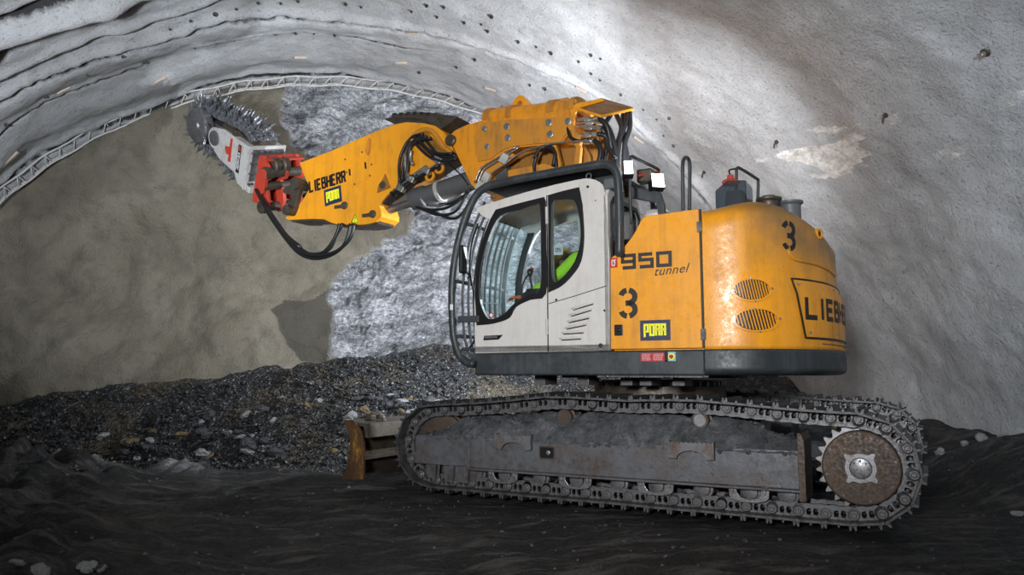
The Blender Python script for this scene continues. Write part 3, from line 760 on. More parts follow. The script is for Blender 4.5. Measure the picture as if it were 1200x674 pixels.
for side, dy, nm in ((0, 0.0, 'near'), (1, 2.6, 'far')):
    tr = MB(); tr.tube([(s, dy + .3, z) for s, z in PINS], .03, 6, 0, closed=True)      # the bushes that run through the whole chain
    tobj = tr.build('track', STEEL, EX, smooth=True, label=('muddy crawler track nearest the viewer', 'crawler track on the far side of the machine')[side])
    for i in range(NL):
        a, b = PINS[i], PINS[(i + 1) % NL]
        t = Vector((b[0] - a[0], 0, b[1] - a[1])).normalized(); zax = Vector((-t.z, 0, t.x)); 
        # path runs idler top -> sprocket? flip so that outward is away from the loop centre
        mid = Vector(((a[0] + b[0]) / 2 + 2.1, 0, (a[1] + b[1]) / 2 - .5))
        cen = Vector((max(-4.2, min(-.07, (a[0] + b[0]) / 2)), 0, .5)); outv = Vector(((a[0] + b[0]) / 2, 0, (a[1] + b[1]) / 2)) - cen
        org = Vector((a[0], dy, a[1]))
        if zax.dot(outv) < 0: t = -t; zax = -zax; org = Vector((b[0], dy, b[1]))
        M = Matrix((t, Vector((0, 1, 0)), zax)).transposed().to_4x4(); M.translation = org
        if side == 0 and i == 0:
            so = sm.build('track_shoe', SHOEM, tobj, smooth=False); lo = lm.build('chain_link', STEEL, tobj, smooth=True); so0, lo0 = so, lo
        else:
            so = so0.copy(); COL.objects.link(so); so.parent = tobj
            lo = lo0.copy(); COL.objects.link(lo); lo.parent = tobj
        j = Matrix.Rotation(random.uniform(-.02, .02), 4, 'Y')
        so.matrix_local = M @ j; lo.matrix_local = M
    # sprocket
    mb = MB(); n = 24; prof = []
    for i in range(n):
        for da, r in ((0, .318), (.16, .322), (.34, .352), (.5, .368), (.66, .352), (.84, .322)):
            t = 2 * PI * (i + da) / n; prof.append((CS[0] + r * math.cos(t), CS[1] + r * math.sin(t)))
    mb.prism(prof, dy + .25, dy + .33); sp = mb.build('sprocket', BRIGHT, EX, bevel=.004)
    if side == 0:
        mb = MB(); mb.lathe((CS[0], .11, CS[1]), (0, 1, 0), [(0, .24), (.0, .285), (.008, .298), (.10, .298)], 48)
        mb.lathe((CS[0], .104, CS[1]), (0, 1, 0), [(0, .12), (.006, .286), (.008, .286)], 48)
        dk = mb.build('final_drive_cover', RUST, sp, smooth=True, label='round rust brown cover plate')
        mb = MB()
        for i in range(8):
            t = 2 * PI * (i + .3) / 8; c = Vector((CS[0] + .262 * math.cos(t), .100, CS[1] + .262 * math.sin(t)))
            mb.cyl(c - Vector((0, .012, 0)), c + Vector((0, .01, 0)), .012, n=6)
        for i in range(8):
            t = 2 * PI * i / 8; c = Vector((CS[0] + .062 * math.cos(t), .054, CS[1] + .062 * math.sin(t)))
            mb.cyl(c - Vector((0, .010, 0)), c + Vector((0, .01, 0)), .010, n=6)
        mb.build('bolt', STEELG, sp)
        mb = MB(); ol = []
        for i in range(48):
            t = 2 * PI * i / 48 + R(45) * 0; lob = max(0, math.cos((t - R(18)) * 4 / 1)) ** 6 if int(((t - R(18) + R(45)) % (2 * PI)) / R(90)) in (0, 1, 2, 3) else 0
            r = .118 + .05 * lob; ol.append((CS[0] + r * math.cos(t + R(30)), CS[1] + r * math.sin(t + R(30))))
        mb.prism(ol, .080, .105); mb.lathe((CS[0], .057, CS[1]), (0, 1, 0), [(0, .07), (.004, .082), (.03, .088)], 32)
        mb.build('hub', BRIGHT, sp, bevel=.003, smooth=True)
    mb = MB(); mb.lathe((CI[0], dy + .21, CI[1]), (0, 1, 0), [(0, .20), (0, .30), (.01, .325), (.05, .325), (.055, .345), (.125, .345), (.13, .325), (.17, .325), (.18, .30), (.18, .2)], 48); mb.build('idler_wheel', RUST, EX, smooth=True)
    # side frame
    f0, f1 = dy + .08, dy + .50
    zt, zb = .607, .292
    mb = MB(); mb.prism([(f0, zb), (f0, zt), (f0 + .13, .70), (f1 - .13, .70), (f1, zt), (f1, zb)], -3.74, -.53, fn=lambda a, d, b: (d, a, b))
    mb.prism([(f0 - .03, .268), (f0 - .03, .292), (f1, .292), (f1, .268)], -3.78, -.53, fn=lambda a, d, b: (d, a, b))
    fr = mb.build('side_frame', STEELG, EX, bevel=.008, label=('scuffed grey side frame beam of the near track', 'side frame beam of the far track')[side])
    mb = MB(); mb.prism([(-.545, .20), (-.545, .76), (-.515, .76), (-.49, .70), (-.49, .20)], f0 - .03, f1); mb.build('end_plate', RUST, fr, bevel=.004)
    mb = MB(); mb.prism([(-4.43, .30), (-4.43, .585), (-4.40, .60), (-3.76, .60), (-3.76, .30)], f0 - .005, f1 + .0)
    mb.prism([(-3.79, .27), (-3.79, .63), (-3.73, .63), (-3.73, .27)], f0 - .012, f1); mb.build('idler_yoke', STEELG, fr, bevel=.01)
    mb = MB(); mb.prism([(-4.32, .30), (-4.30, .16), (-4.16, .13), (-4.14, .30)], dy + .12, dy + .14); mb.prism([(-4.1, .30), (-4.08, .12), (-3.72, .13), (-3.70, .30)], dy + .12, dy + .15)
    for x in (-4.22, -4.0, -3.82): mb.prism([(x, .3), (x + .02, .13), (x + .05, .13), (x + .06, .3)], dy + .07, dy + .13)
    mb.build('rock_guard', STEEL, fr, bevel=.004)
    # rollers
    rx = [at(px, 560, .2).x for px in (562.5, 595, 636, 679, 727, 772, 825, 880, 924)]
    for i, x in enumerate(rx):
        mb = MB(); zc = .235
        mb.lathe((x, dy + .13, zc), (0, 1, 0), [(0, .035), (.004, .062), (.03, .066), (.034, .088), (.075, .092), (.08, .078), (.26, .078), (.265, .092), (.31, .088)], 24)
        mb.build('track_roller', STEEL, EX, smooth=True)
    if side == 0:
        for i in (1, 3, 5, 7):
            x = rx[i]; mb = MB(); g = [(x - .175, .30), (x - .165, .20), (x - .14, .175), (x - .06, .155), (x + .06, .155), (x + .14, .175), (x + .165, .20), (x + .175, .30), (x + .105, .30), (x + .10, .235), (x + .07, .195), (x, .18), (x - .07, .195), (x - .10, .235), (x - .105, .30)]
            mb.prism(g, .085, .11)
            for sx in (-.135, .135): mb.box((x + sx, .075, .262), (.022, .03, .06))
            mb.build('roller_guard', BRIGHT, EX, bevel=.004)
        for px in (602, 810):
            q = at(px, 524, .05); x0 = q.x; mb = MB(); w_ = .20 if px < 700 else .205
            top = []
            for k in range(11): t = -w_ + 2 * w_ * k / 10; top += [(x0 + t, .652), (x0 + t + w_ * .1, .640)]
            arc = [(x0 + .13 * math.cos(t), .50 + .075 * math.sin(t)) for t in [PI * k / 10 for k in range(11)]]
            mb.prism(top[:-1] + [(x0 + w_, .505), (x0 + .15, .50)] + arc + [(x0 - .15, .50), (x0 - w_, .505)], .03, .045)
            mb.box((x0 - w_ + .008, .06, .58), (.016, .08, .15)); mb.box((x0 + w_ - .008, .06, .58), (.016, .08, .15)); mb.box((x0, .075, .632), (2 * w_, .07, .012))
            mb.build('step', STEPM, fr, bevel=.002)
        q = at(641, 534, .078); mb = MB(); rr = [(-.085, -.055), (-.07, -.065), (.07, -.065), (.085, -.055), (.085, .055), (.07, .065), (-.07, .065), (-.085, .055)]
        mb.prism([(q.x + a, .505 - .02 + b) for a, b in rr], .0795, .072, [[(q.x + a * .86, .485 + b * .8) for a, b in rr]]); mb.build('access_hole_rim', RUST, fr)
        mb = MB(); mb.prism([(q.x + a * .86, .485 + b * .8) for a, b in rr], .0785, .0795); mb.build('access_hole', BLK, fr)
        mb = MB(); mb.lathe((q.x + .015, .066, .485), (0, 1, 0), [(0, .012), (.003, .022), (.014, .022)], 10); mb.build('grease_nipple', BRIGHT, fr)
    for px, zc in ((662, .825), (821, .835)):
        x = at(px, 490, .2).x; mb = MB(); d0 = dy + .17
        mb.lathe((x, d0, zc), (0, 1, 0), [(0, .03), (0, .072), (.012, .082), (.045, .082), (.05, .070), (.07, .070), (.075, .095), (.10, .095), (.105, .075), (.22, .075), (.225, .095), (.25, .095)], 28)
        co_ = mb.build('carrier_roller', RUST if side == 0 else STEEL, EX, smooth=True)
        mb = MB(); mb.box((x + .05, d0 + .13, zc - .12), (.16, .12, .12)); mb.build('roller_bracket', STEELG, co_, bevel=.01)
        mb = MB(); mb.lathe((x, d0 - .004, zc), (0, 1, 0), [(0, .006), (0, .055), (.006, .058)], 20); mb.build('roller_cap', RUST if px < 700 else BRIGHT, co_)
# centre of the undercarriage, swing ring
mb = MB(); mb.prism([(-3.1, .60), (-3.0, .98), (-1.3, .98), (-1.2, .60)], .9, 2.3)
for x0, x1, y0, y1 in ((-3.4, -3.0, .45, .95), (-3.4, -3.0, 2.25, 2.75), (-1.3, -.9, .45, .95), (-1.3, -.9, 2.25, 2.75)): mb.prism([(x0, .4), (x0 + .05, .78), (x1, .93), (x1, .45)], y0, y1)
mb.build('centre_frame', STEELG, EX, bevel=.02)
mb = MB(); mb.lathe((-2.2, 1.6, .96), (0, 0, 1), [(0, .62), (.04, .72), (.16, .72), (.17, .66), (.22, .66)], 56); ring = mb.build('swing_ring', BROWN, EX, smooth=True)
mb = MB()
for i in range(40):
    t = 2 * PI * i / 40; c = (-2.2 + .69 * math.cos(t), 1.6 + .69 * math.sin(t), 1.12); mb.cyl(c, (c[0], c[1], 1.165), .017, n=6)
mb.build('bolt', BRIGHT, ring)
# mud lying on the frame and tracks
for side, dy in ((0, 0), (1, 2.6)):
    mb = MB(); nx_, ny_ = 150, 22
    for i in range(nx_ + 1):
        x = -4.38 + i / nx_ * 3.84
        for j in range(ny_ + 1):
            v = j / ny_; y = dy + .070 + v * .44
            prof = math.sin(min(1, v * 1.9) * PI / 2); 
            h = .60 + prof * (.255 + .035 * math.sin(x * 2.3) - .10 * sstep(-1.1, -.6, x) - .09 * sstep(-3.9, -4.3, x)) * (1 if v < .7 else 1 - (v - .7) * 1.5)
            p = Vector((x, y, 0)); h += prof * (.05 * noise.noise(p * 4) + .035 * noise.noise(p * 11) + .022 * noise.noise(p * 27))
            endk = min(1, (x + 4.40) / .7 + .1, (-.52 - x) / .1); h = .595 + (h - .595) * max(0, endk)
            if j == 0: h = .580 + .012 * noise.noise(p * 9)
            mb.v.append(Vector((x, y + .018 * noise.noise(p * 14 + Vector((0, 0, 4))) , h)))
    w = ny_ + 1
    for i in range(nx_):
        for j in range(ny_): mb.f.append((i * w + j, i * w + j + 1, (i + 1) * w + j + 1, (i + 1) * w + j))
    random.seed(5 + side)
    def mudpos():
        k = random.choice(range(len(mb.v[:(nx_ + 1) * w]))); return mb.v[k] + Vector((random.uniform(-.02, .02), 0, -.004))
    scatter(mb, 700, mudpos, .008, .035)
    o = mb.build('caked_mud', MUD, None); o.matrix_world = MM
    for p in o.data.polygons: p.use_smooth = True
    tag(o, ('grey caked mud lying on the side frame under the near track chain', 'caked mud lying on the side frame of the far track')[side], 'mud', kind='stuff')
# support blade at the front
bl = MB(); outer = sz([(403, 493), (407, 500), (411, 515), (411, 532), (407, 548), (401, 562)], -.02); inner = sz([(427, 562), (427, 520), (424, 505), (415, 492)], -.02)
bl.prism(outer + inner, -.04, .0)
blade = bl.build('stabiliser_blade', BLADE, EX, bevel=.004, label='rusty front blade with worn yellow paint')
ox = [p for p in outer]
mb = MB(); mb.prism(outer + [(p[0] + .035, p[1]) for p in reversed(outer)], .0, 3.2); 
tp = outer[0]; mb.prism([(tp[0], tp[1]), (tp[0] + .30, tp[1] - .03), (tp[0] + .33, tp[1] - .18), (tp[0] + .29, tp[1] - .18), (tp[0] + .26, tp[1] - .06), (tp[0], tp[1] - .03)], .0, 3.2)
mb.prism([(tp[0] + .05, .34), (tp[0] + .24, .34), (tp[0] + .24, .30), (tp[0] + .05, .30)], .0, 3.2)
mb.build('blade_back', BROWN, blade, bevel=.006)
mb = MB()
for y in (.9, 2.1): mb.prism([(tp[0] + .2, .25), (tp[0] + .2, .50), (-3.1, .80), (-3.1, .55)], y, y + .2)
mb.build('blade_arm', BROWN, blade, bevel=.01)
mb = MB(); q = at(447, 489, .55)
mb.tube([(tp[0] + .1, .28, tp[1] + .0), (tp[0] + .12, .34, tp[1] + .05), (tp[0] + .18, .42, tp[1] + .04), (tp[0] + .22, .44, tp[1] - .04)], .022, 7)
mb.box((tp[0] + .12, .30, tp[1] + .02), (.09, .10, .05)); mb.box((tp[0] + .16, .42, tp[1] + .03), (.07, .07, .06)); mb.build('hose_clamp', BROWN, blade, bevel=.006)

# ---------------- upper structure
YN, YF = .1, 3.1            # near and far side
SK0, SK1 = 1.235, 1.470     # charcoal skirt
XF = -3.70; XD = -2.21; XB = -1.30
# rear contour of the counterweight at inset q: t 0 (near edge) .. 1 (far edge)
CA, CN = 1.01, 2.4
def cwc(t, q=0.0, ca=CA):
    th = PI / 2 - PI * t; c, s = math.cos(th), math.sin(th)
    x = XB + (ca - q) * abs(c) ** (2 / CN); y = 1.6 - (1.5 - q) * math.copysign(abs(s) ** (2 / CN), s)
    return x, y
NT_ = 160
_arc = [cwc(i / NT_) for i in range(NT_ + 1)]; _len = [0]
for i in range(NT_): _len.append(_len[-1] + math.dist(_arc[i], _arc[i + 1]))
LTOT = _len[-1]
def cw_t(L):
    L = max(0, min(LTOT - 1e-6, L)); lo = 0
    while _len[lo + 1] < L: lo += 1
    return (lo + (L - _len[lo]) / (_len[lo + 1] - _len[lo])) / NT_
CWTOP = 2.83
def cw_inset(z):                          # body swells a little under the moulded ledge
    q = 0.0
    if z > 2.02: q = .02 + .03 * sstep(2.02, 2.14, z)
    elif z > 1.98: q = .02 * sstep(1.98, 2.02, z)
    return q
def cw_topz(L):                           # the hood edge falls towards the rear
    return 2.765 + .06 * sstep(0, .5, L) * (1 - sstep(.5, 1.4, L)) - .13 * sstep(.7, 2.2, min(L, LTOT - L))
def cw(L, z, off=0.0):
    t = cw_t(L); led = sstep(.35, 1.1, L) * sstep(.35, 1.1, LTOT - L)
    q = cw_inset(z) * led; top = cw_topz(min(L, LTOT - L)); rr = .20
    zz = z
    if z > top - rr:
        k = (z - (top - rr)) / rr; k = min(1.0, k); q += rr * (1 - math.sqrt(max(0, 1 - k * k))) * .9
    x, y = cwc(t, q - off); return Vector((x, y, zz))
# yellow counterweight shell
def shell(z_levels, name, mat, capb=True, flip=False, insetf=None):
    mb = MB(); n = 120; Ls = [LTOT * i / n for i in range(n + 1)]
    for zi, z in enumerate(z_levels):
        for L in Ls: mb.v.append(insetf(L, z))
    w = n + 1
    for i in range(len(z_levels) - 1):
        for j in range(n): mb.f.append((i * w + j, i * w + j + 1, (i + 1) * w + j + 1, (i + 1) * w + j))
    return mb, w, n
lev = [i / 44 for i in range(45)]
def yl(L, k):
    top = cw_topz(min(L, LTOT - L)); 
    if k < .8: z = SK1 + (top - .20 - SK1) * k / .8
    else:
        a = (k - .8) / .2 * PI / 2; z = top - .20 + .20 * math.sin(a)
    return cw(L, min(z, top - 1e-5))
mb, w, n = shell(lev, '', None, insetf=yl)
o_ = len(mb.v)
# roof: fan strips between the two sides
rowt = (len(lev) - 1) * w
for j in range(n // 2): mb.f.append((rowt + j, rowt + j + 1, rowt + n - j - 1, rowt + n - j))
for j in range(n // 2): mb.f.append((n - j, n - j - 1, j + 1, j))
cwt = mb.build('counterweight', YCW, EX, smooth=True, label='rounded glossy yellow rear body')
# charcoal band below it, rounded under edge
def gl(L, k):
    if k > .4: z = SK0 + .06 + (SK1 - SK0 - .06) * (k - .4) / .6; q = -.012
    else: a = (1 - k / .4) * PI / 2; z = SK0 + .06 - .06 * math.sin(a); q = -.012 + .10 * (1 - math.cos(a))
    t = cw_t(L); x, y = cwc(t, q); return Vector((x, y, z))
mb, w, n = shell([i / 12 for i in range(13)], '', None, insetf=gl)
for j in range(n // 2):
    mb.f.append((n - j, n - j - 1, j + 1, j)); r_ = 12 * w; mb.f.append((r_ + j, r_ + j + 1, r_ + n - j - 1, r_ + n - j))
mb.build('counterweight_band', GRY, EX, smooth=True)
# main deck: skirt under cab and hood
mb = MB(); mb.prism([(XF - .005, SK0), (XF - .005, SK1 - .01), (XB - .004, SK1), (XB - .004, SK0)], YN - .012, 1.15)
mb.prism([(XF + .3, SK0), (XF + .3, SK1), (XB - .004, SK1), (XB - .004, SK0)], 1.95, YF + .012)
mb.prism([(-3.2, SK0 - .03), (-3.2, SK1), (XB, SK1), (XB, SK0 - .03)], 1.15, 1.95)
deck = mb.build('deck', GRY, EX, bevel=.02, smooth=True, label='charcoal skirt along the deck')
for px in (712, 735, 752, 780, 782, 792, 826, 828): 
    mb = MB(); q = at(px, 442, .12); mb.lathe((q.x, .12, SK0 - .002), (0, 0, -1), [(0, .022), (.012, .022), (.016, .012)], 8); mb.build('underside_bolt', STEELG, deck)
mb = MB(); mb.prism([(-2.35, SK0 - .02), (-2.35, SK0), (XB, SK0), (XB, SK0 - .02)], .12, .20)
mb.build('underside_rail', STEELG, deck, bevel=.004)
for px in (640, 690, 740, 762, 800): q = at(px, 448, .6); mb = MB(); mb.box((q.x, .6, SK0 - .05), (.12, .3, .1)); mb.build('underside_fitting', STEELG, deck, bevel=.004)
# near side door panel
mb = MB(); cur = crom2(sz([(715, 303), (726, 294.6), (735.6, 284), (744, 272), (751, 258.5), (755, 253.6)], YN), 3, False)
pan = cur + [(-1.325, 2.755), (-1.325, SK1 + .012), (XD + .012, SK1 + .012)]
mb.prism(pan, YN, YN + .05); door = mb.build('side_door', YEL, EX, bevel=.008, label='flat yellow side door with lettering')
# body behind panel
mb = MB(); mb.prism([(p[0], p[1] - .01) for p in cur[2:]] + [(-1.30, 2.742), (-1.30, SK1), (XD + .03, SK1)], YN + .05, 1.1)
mb.prism([(-2.1, SK1), (-2.1, 2.55), (-1.9, 2.72), (-1.30, 2.742), (-1.30, SK1)], 1.1, YF); mb.build('engine_hood', YEL, EX, bevel=.02)
mb = MB(); mb.prism([(-3.6, SK1), (-3.55, 2.1), (-2.15, 2.2), (-2.15, SK1)], 2.1, YF); mb.build('tank_box', YEL, EX, bevel=.03)
# door seam hinges and latch
mb = MB()
for px, py in ((819, 266), (823.5, 392)):
    q = at(px, py, YN); mb.box((q.x, YN - .004, q.z), (.035, .014, .10)); mb.cyl((q.x + .022, YN - .01, q.z - .05), (q.x + .022, YN - .01, q.z + .05), .010, n=10)
mb.build('hinge', STEELG, door, bevel=.002)
q = at(725, 387, YN); mb = MB(); mb.box((q.x, YN - .002, q.z), (.085, .012, .105)); mb.lathe((q.x + .005, YN - .018, q.z), (0, 1, 0), [(0, .012), (.002, .02), (.016, .02)], 14); mb.build('door_latch', BLK, door, bevel=.01)
# lettering on the near side
def side_fn(o, off0=YN):
    return lambda u, v, off: Vector((o.x + u, off0 - off, o.z + v))
def wbox(p0, p1, d=YN):
    a, b = at(*p0, d), at(*p1, d); return a, b.x - a.x, b.z - a.z
def rnd(mb, name, par, mat): return mb.build(name, mat, par)
o0, w_, h_ = wbox((728, 315.5), (787, 294.6))
S, W_ = word('950', 0, 0, w_ / 3.36, h_, .18); rnd(ribbon(MB(), S, h_ * .24, side_fn(o0), sub=1), 'model_number', door, BLKT)
vs, fs = fontmesh('tunnel', .118, .35, .0005, 1.08); o1 = at(766, 323.5, YN); mb = MB(); mb.add([(o1.x + v.x, YN - .002, o1.z + v.y + v.x * .055) for v in vs], fs); mb.build('script_lettering', BLKT, door)
o1 = at(726, 372, YN); q = at(746, 338.5, YN); rnd(ribbon(MB(), three(0, 0, q.x - o1.x, q.z - o1.z), .052, side_fn(o1), sub=1), 'fleet_number', door, BLKT)
def porr(par, fn, w, h):
    mb = MB(); V_ = []; 
    for off in (.001, .003): V_ += [fn(a, b, off) for a, b in ((0, 0), (w, 0), (w, h), (0, h))]
    mb.add(V_, [(0, 1, 2, 3), (4, 7, 6, 5), (0, 4, 5, 1), (1, 5, 6, 2), (2, 6, 7, 3), (3, 7, 4, 0)]); mb.build('sticker', BLUEST, par)
    S, _ = word('pOrr', w * .13, h * .24, w * .155, h * .55, .22); ribbon(mb := MB(), S, h * .105, lambda a, b, off: fn(a, b, off + .003), sub=1); mb.build('sticker_lettering', YST, par)
o1, w_, h_ = wbox((750.5, 399.5), (785.5, 374.5)); porr(door, side_fn(o1), w_, h_)
o1, w_, h_ = wbox((714.8, 314), (723.5, 302)); mb = MB(); mb.box((o1.x + w_ / 2, YN - .001, o1.z + h_ / 2), (w_, .004, h_)); mb.build('warning_sticker', REDST, door)
ribbon(mb := MB(), [[(w_ * .3, h_ * .2), (w_ * .3, h_ * .75), (w_ * .6, h_ * .75), (w_ * .7, h_ * .5), (w_ * .6, h_ * .2), (w_ * .3, h_ * .2)], [(w_ * .5, h_ * .55), (w_ * .8, h_ * .85)]], .008, side_fn(o1, YN - .003), sub=1); mb.build('warning_symbol', WHST, door)
o1, w_, h_ = wbox((751, 423.8), (779.5, 413.5), YN - .012); mb = MB(); mb.box((o1.x + w_ / 2, YN - .014, o1.z + h_ / 2), (w_, .004, h_)); mb.build('red_notice', REDST, deck)
mb = MB(); random.seed(3)
for r_ in range(5):
    for c0, c1 in ((.06, .42), (.52, .94)):
        x = c0
        while x < c1 - .05:
            l = random.uniform(.03, .09); ribbon(mb, [[(w_ * x, h_ * (.86 - r_ * .17)), (w_ * min(c1, x + l), h_ * (.86 - r_ * .17))]], .004, side_fn(o1, YN - .016), sub=1); x += l + .02
mb.build('notice_text', WHST, deck)
o1, w_, h_ = wbox((781, 423.5), (793, 412.5), YN - .012); mb = MB(); mb.box((o1.x + w_ * .1, YN - .03, o1.z + h_ / 2), (w_ * .35, .04, h_)); sw = mb.build('emergency_stop', BLK, deck, bevel=.004)
mb = MB(); mb.box((o1.x + w_ * .64, YN - .03, o1.z + h_ / 2), (w_ * .72, .04, h_)); mb.build('switch_plate', CYANST, sw)
mb = MB(); mb.lathe((o1.x + w_ * .62, YN - .056, o1.z + h_ / 2), (0, 1, 0), [(0, .030), (.008, .030)], 20); mb.build('switch_ring', YST, sw)
mb = MB(); mb.lathe((o1.x + w_ * .62, YN - .075, o1.z + h_ / 2), (0, 1, 0), [(0, .012), (.004, .018), (.02, .018)], 16); mb.build('switch_button', REDST, sw)
# things on the counterweight: measured points -> (arc length, height)
PM = MM
def cw_at(px, py):
    best = None
    for i in range(0, 400):
        L = LTOT * .62 * i / 400
        x, y = cwc(cw_t(L)); 
        # height where the sight line passes over this contour point
        w_ = MM @ Vector((x, y, 0)); r_ = ray(px, py); t = math.hypot(w_.x, w_.y) / math.hypot(r_.x, r_.y); z = CH + t * r_.z
        X, Y = r_.x * t, r_.y * t; e = math.hypot(X - w_.x, Y - w_.y)
        if best is None or e < best[0] - 1e-9: best = (e, L, z)
        if e > best[0] + .25: break
    return best[1], best[2]
def cwfn(L0, z0): return lambda u, v, off: cw(L0 + u, z0 + v, off)
for (cx, cy, xl, xr, yt, yb) in ((881.5, 339.5, 856, 906, 326, 354.5), (886, 374.8, 857, 915, 360.5, 390)):
    L, z = cw_at(cx, cy); La, Lb = cw_at(xl, cy)[0], cw_at(xr, cy)[0]; za = cw_at(cx, yb)[1]; zb_ = cw_at(cx, yt)[1]; ra, rb = (Lb - La) / 2, (zb_ - za) / 2; L = (La + Lb) / 2
    f = cwfn(L, z); mb = MB()
    n = 40; rings = ((1.0, .002), (.99, .014), (.84, .016), (.82, .002))
    vs = [f(ra * k * math.cos(2 * PI * i / n), rb * k * math.sin(2 * PI * i / n), off) for k, off in rings for i in range(n)]
    mb.add(vs, [(a * n + i, a * n + (i + 1) % n, (a + 1) * n + (i + 1) % n, (a + 1) * n + i) for a in range(3) for i in range(n)])
    vent = mb.build('vent', YEL, cwt, smooth=True)
    mb = MB(); vs = [f(0, 0, .0025)] + [f(ra * .83 * math.cos(2 * PI * i / n), rb * .83 * math.sin(2 * PI * i / n), .0025) for i in range(n)]
    vs2 = [f(ra * .42 * math.cos(2 * PI * i / n), rb * .42 * math.sin(2 * PI * i / n), .0025) for i in range(n)]
    mb.add(vs + vs2, [(0, n + 1 + i, n + 1 + (i + 1) % n) for i in range(n)] + [(n + 1 + i, 1 + i, 1 + (i + 1) % n, n + 1 + (i + 1) % n) for i in range(n)]); mb.build('vent_opening', BLK, vent)
    mb = MB()
    for k in range(13):
        u = -.76 + 1.52 * k / 12; hh = rb * .83 * math.sqrt(max(0, 1 - (u / .83) ** 2)); sl = .12 * ra
        ribbon(mb, [[(u * ra - sl * hh / rb, hh), (u * ra, 0), (u * ra + sl * hh / rb, -hh)]], ra * .05, lambda a, b, off: f(a, b, off + .004), th=.012)
    mb.build('vent_slat', YEL, vent)
    for i in range(4):
        mb = MB(); t = PI / 2 * i + .1; mb.cyl(f(ra * .93 * math.cos(t), rb * .93 * math.sin(t), .012), f(ra * .93 * math.cos(t), rb * .93 * math.sin(t), .022), .011, n=8)
        mb.build('screw', CHROME, vent)
# rear 3
L, z = cw_at(919.5, 291); L2, z2 = cw_at(934.5, 260.5); rnd(ribbon(MB(), three(0, 0, L2 - L, z2 - z), .048, cwfn(L, z), sub=2), 'fleet_number', cwt, BLKT)
# name plate on the rear
La, za = cw_at(929, 326); Lb, zb_ = cw_at(943, 396)
Lr = LTOT / 2 + (LTOT / 2 - La) ; n = 40
zt_, zl = za, zb_
def plate_grid(off, inset):
    mb = MB(); rows = 10
    for i in range(rows + 1):
        v = i / rows; z = zl + inset + (zt_ - zl - 2 * inset) * v; l0 = Lb + (La - Lb) * v + inset; l1 = LTOT - l0
        for j in range(n + 1): mb.v.append(cw(l0 + (l1 - l0) * j / n, z, off))
    for i in range(rows):
        for j in range(n): mb.f.append((i * (n + 1) + j, i * (n + 1) + j + 1, (i + 1) * (n + 1) + j + 1, (i + 1) * (n + 1) + j))
    return mb
mb = MB(); pl_ = [(Lb, zl), (La, zt_)]
def edge(l0, l1, z0, z1, m=24): return [cw(l0 + (l1 - l0) * i / m, z0 + (z1 - z0) * i / m, .012) for i in range(m + 1)]
e_ = edge(La, LTOT - La, zt_, zt_, 40) + edge(LTOT - La, LTOT - Lb, zt_, zl, 8)[1:] + edge(LTOT - Lb, Lb, zl, zl, 40)[1:] + edge(Lb, La, zl, zt_, 8)[1:-1]
rim = MB().tube(e_, .010, 6, 0, closed=True).build('rear_plate_rim', BLK, cwt)
np_ = plate_grid(.014, .01).build('rear_plate', YEL, cwt, smooth='all')
Lt, zt2 = cw_at(943.5, 373.5); zt3 = cw_at(943.5, 348.5)[1]
hh = zt3 - zt2; wd = (LTOT - 2 * Lt); S, W_ = word('LIEBHERR', 0, 0, 1, hh, .2, {'I': .5})
S, W_ = word('LIEBHERR', 0, 0, wd / W_ * .78, hh, .14, {'I': .6}); S2 = S
rnd(ribbon(MB(), S2, hh * .24, lambda u, v, off: cw(Lt + u, zt2 + v, off + .014), sub=3), 'maker_lettering', np_, BLKT)
for l_, z_ in ((La + .07, zt_ - .05), (Lb + .06, zl + .05), (LTOT / 2, zt_ - .05), (LTOT / 2 - .4, zl + .05), (LTOT / 2 - .4, zt_ - .05)): mb = MB(); mb.cyl(cw(l_, z_, .013), cw(l_, z_, .024), .013, n=8); mb.build('screw', CHROME, np_)
# moulded ledge, lifting pocket and seam
L, z = cw_at(925, 300)
led = [(L, z + .07), (L + .05, z + .01), (L + .14, z - .02), (L + .5, z - .03), (L + 1.0, z - .05), (LTOT / 2, z - .06)]
mb = MB(); mb.tube([cw(a, b, .004) for a, b in crom2(led, 5, False)], .020, 8, 0, rf=lambda t: .3 + .7 * sstep(0, .15, t)); mb.build('moulded_ridge', YCW, cwt, smooth='all')
L, z = cw_at(966, 273); mb = MB(); c = cw(L, z, .0); cn = (cw(L, z, .05) - c).normalized()
mb.lathe(c - cn * .01, cn, [(0, .055), (.035, .05), (.035, .035), (.012, .03)], 18); lp = mb.build('lifting_socket', YEL, cwt, smooth=True)
mb = MB(); mb.lathe(c + cn * .0, cn, [(.01, .03), (.014, .028)], 14); mb.build('socket_bore', BLK, lp)
mb = MB(); mb.box((XB - .012, YN + .004, (SK1 + 2.76) / 2), (.018, .012, 2.74 - SK1)); mb.build('door_gap', BLK, door)
mb = MB(); mb.tube([cw(LTOT * i / 60, SK1 + .055, .0035) for i in range(18, 43)], .006, 5, 0); mb.build('lower_seam', YDARK, cwt)
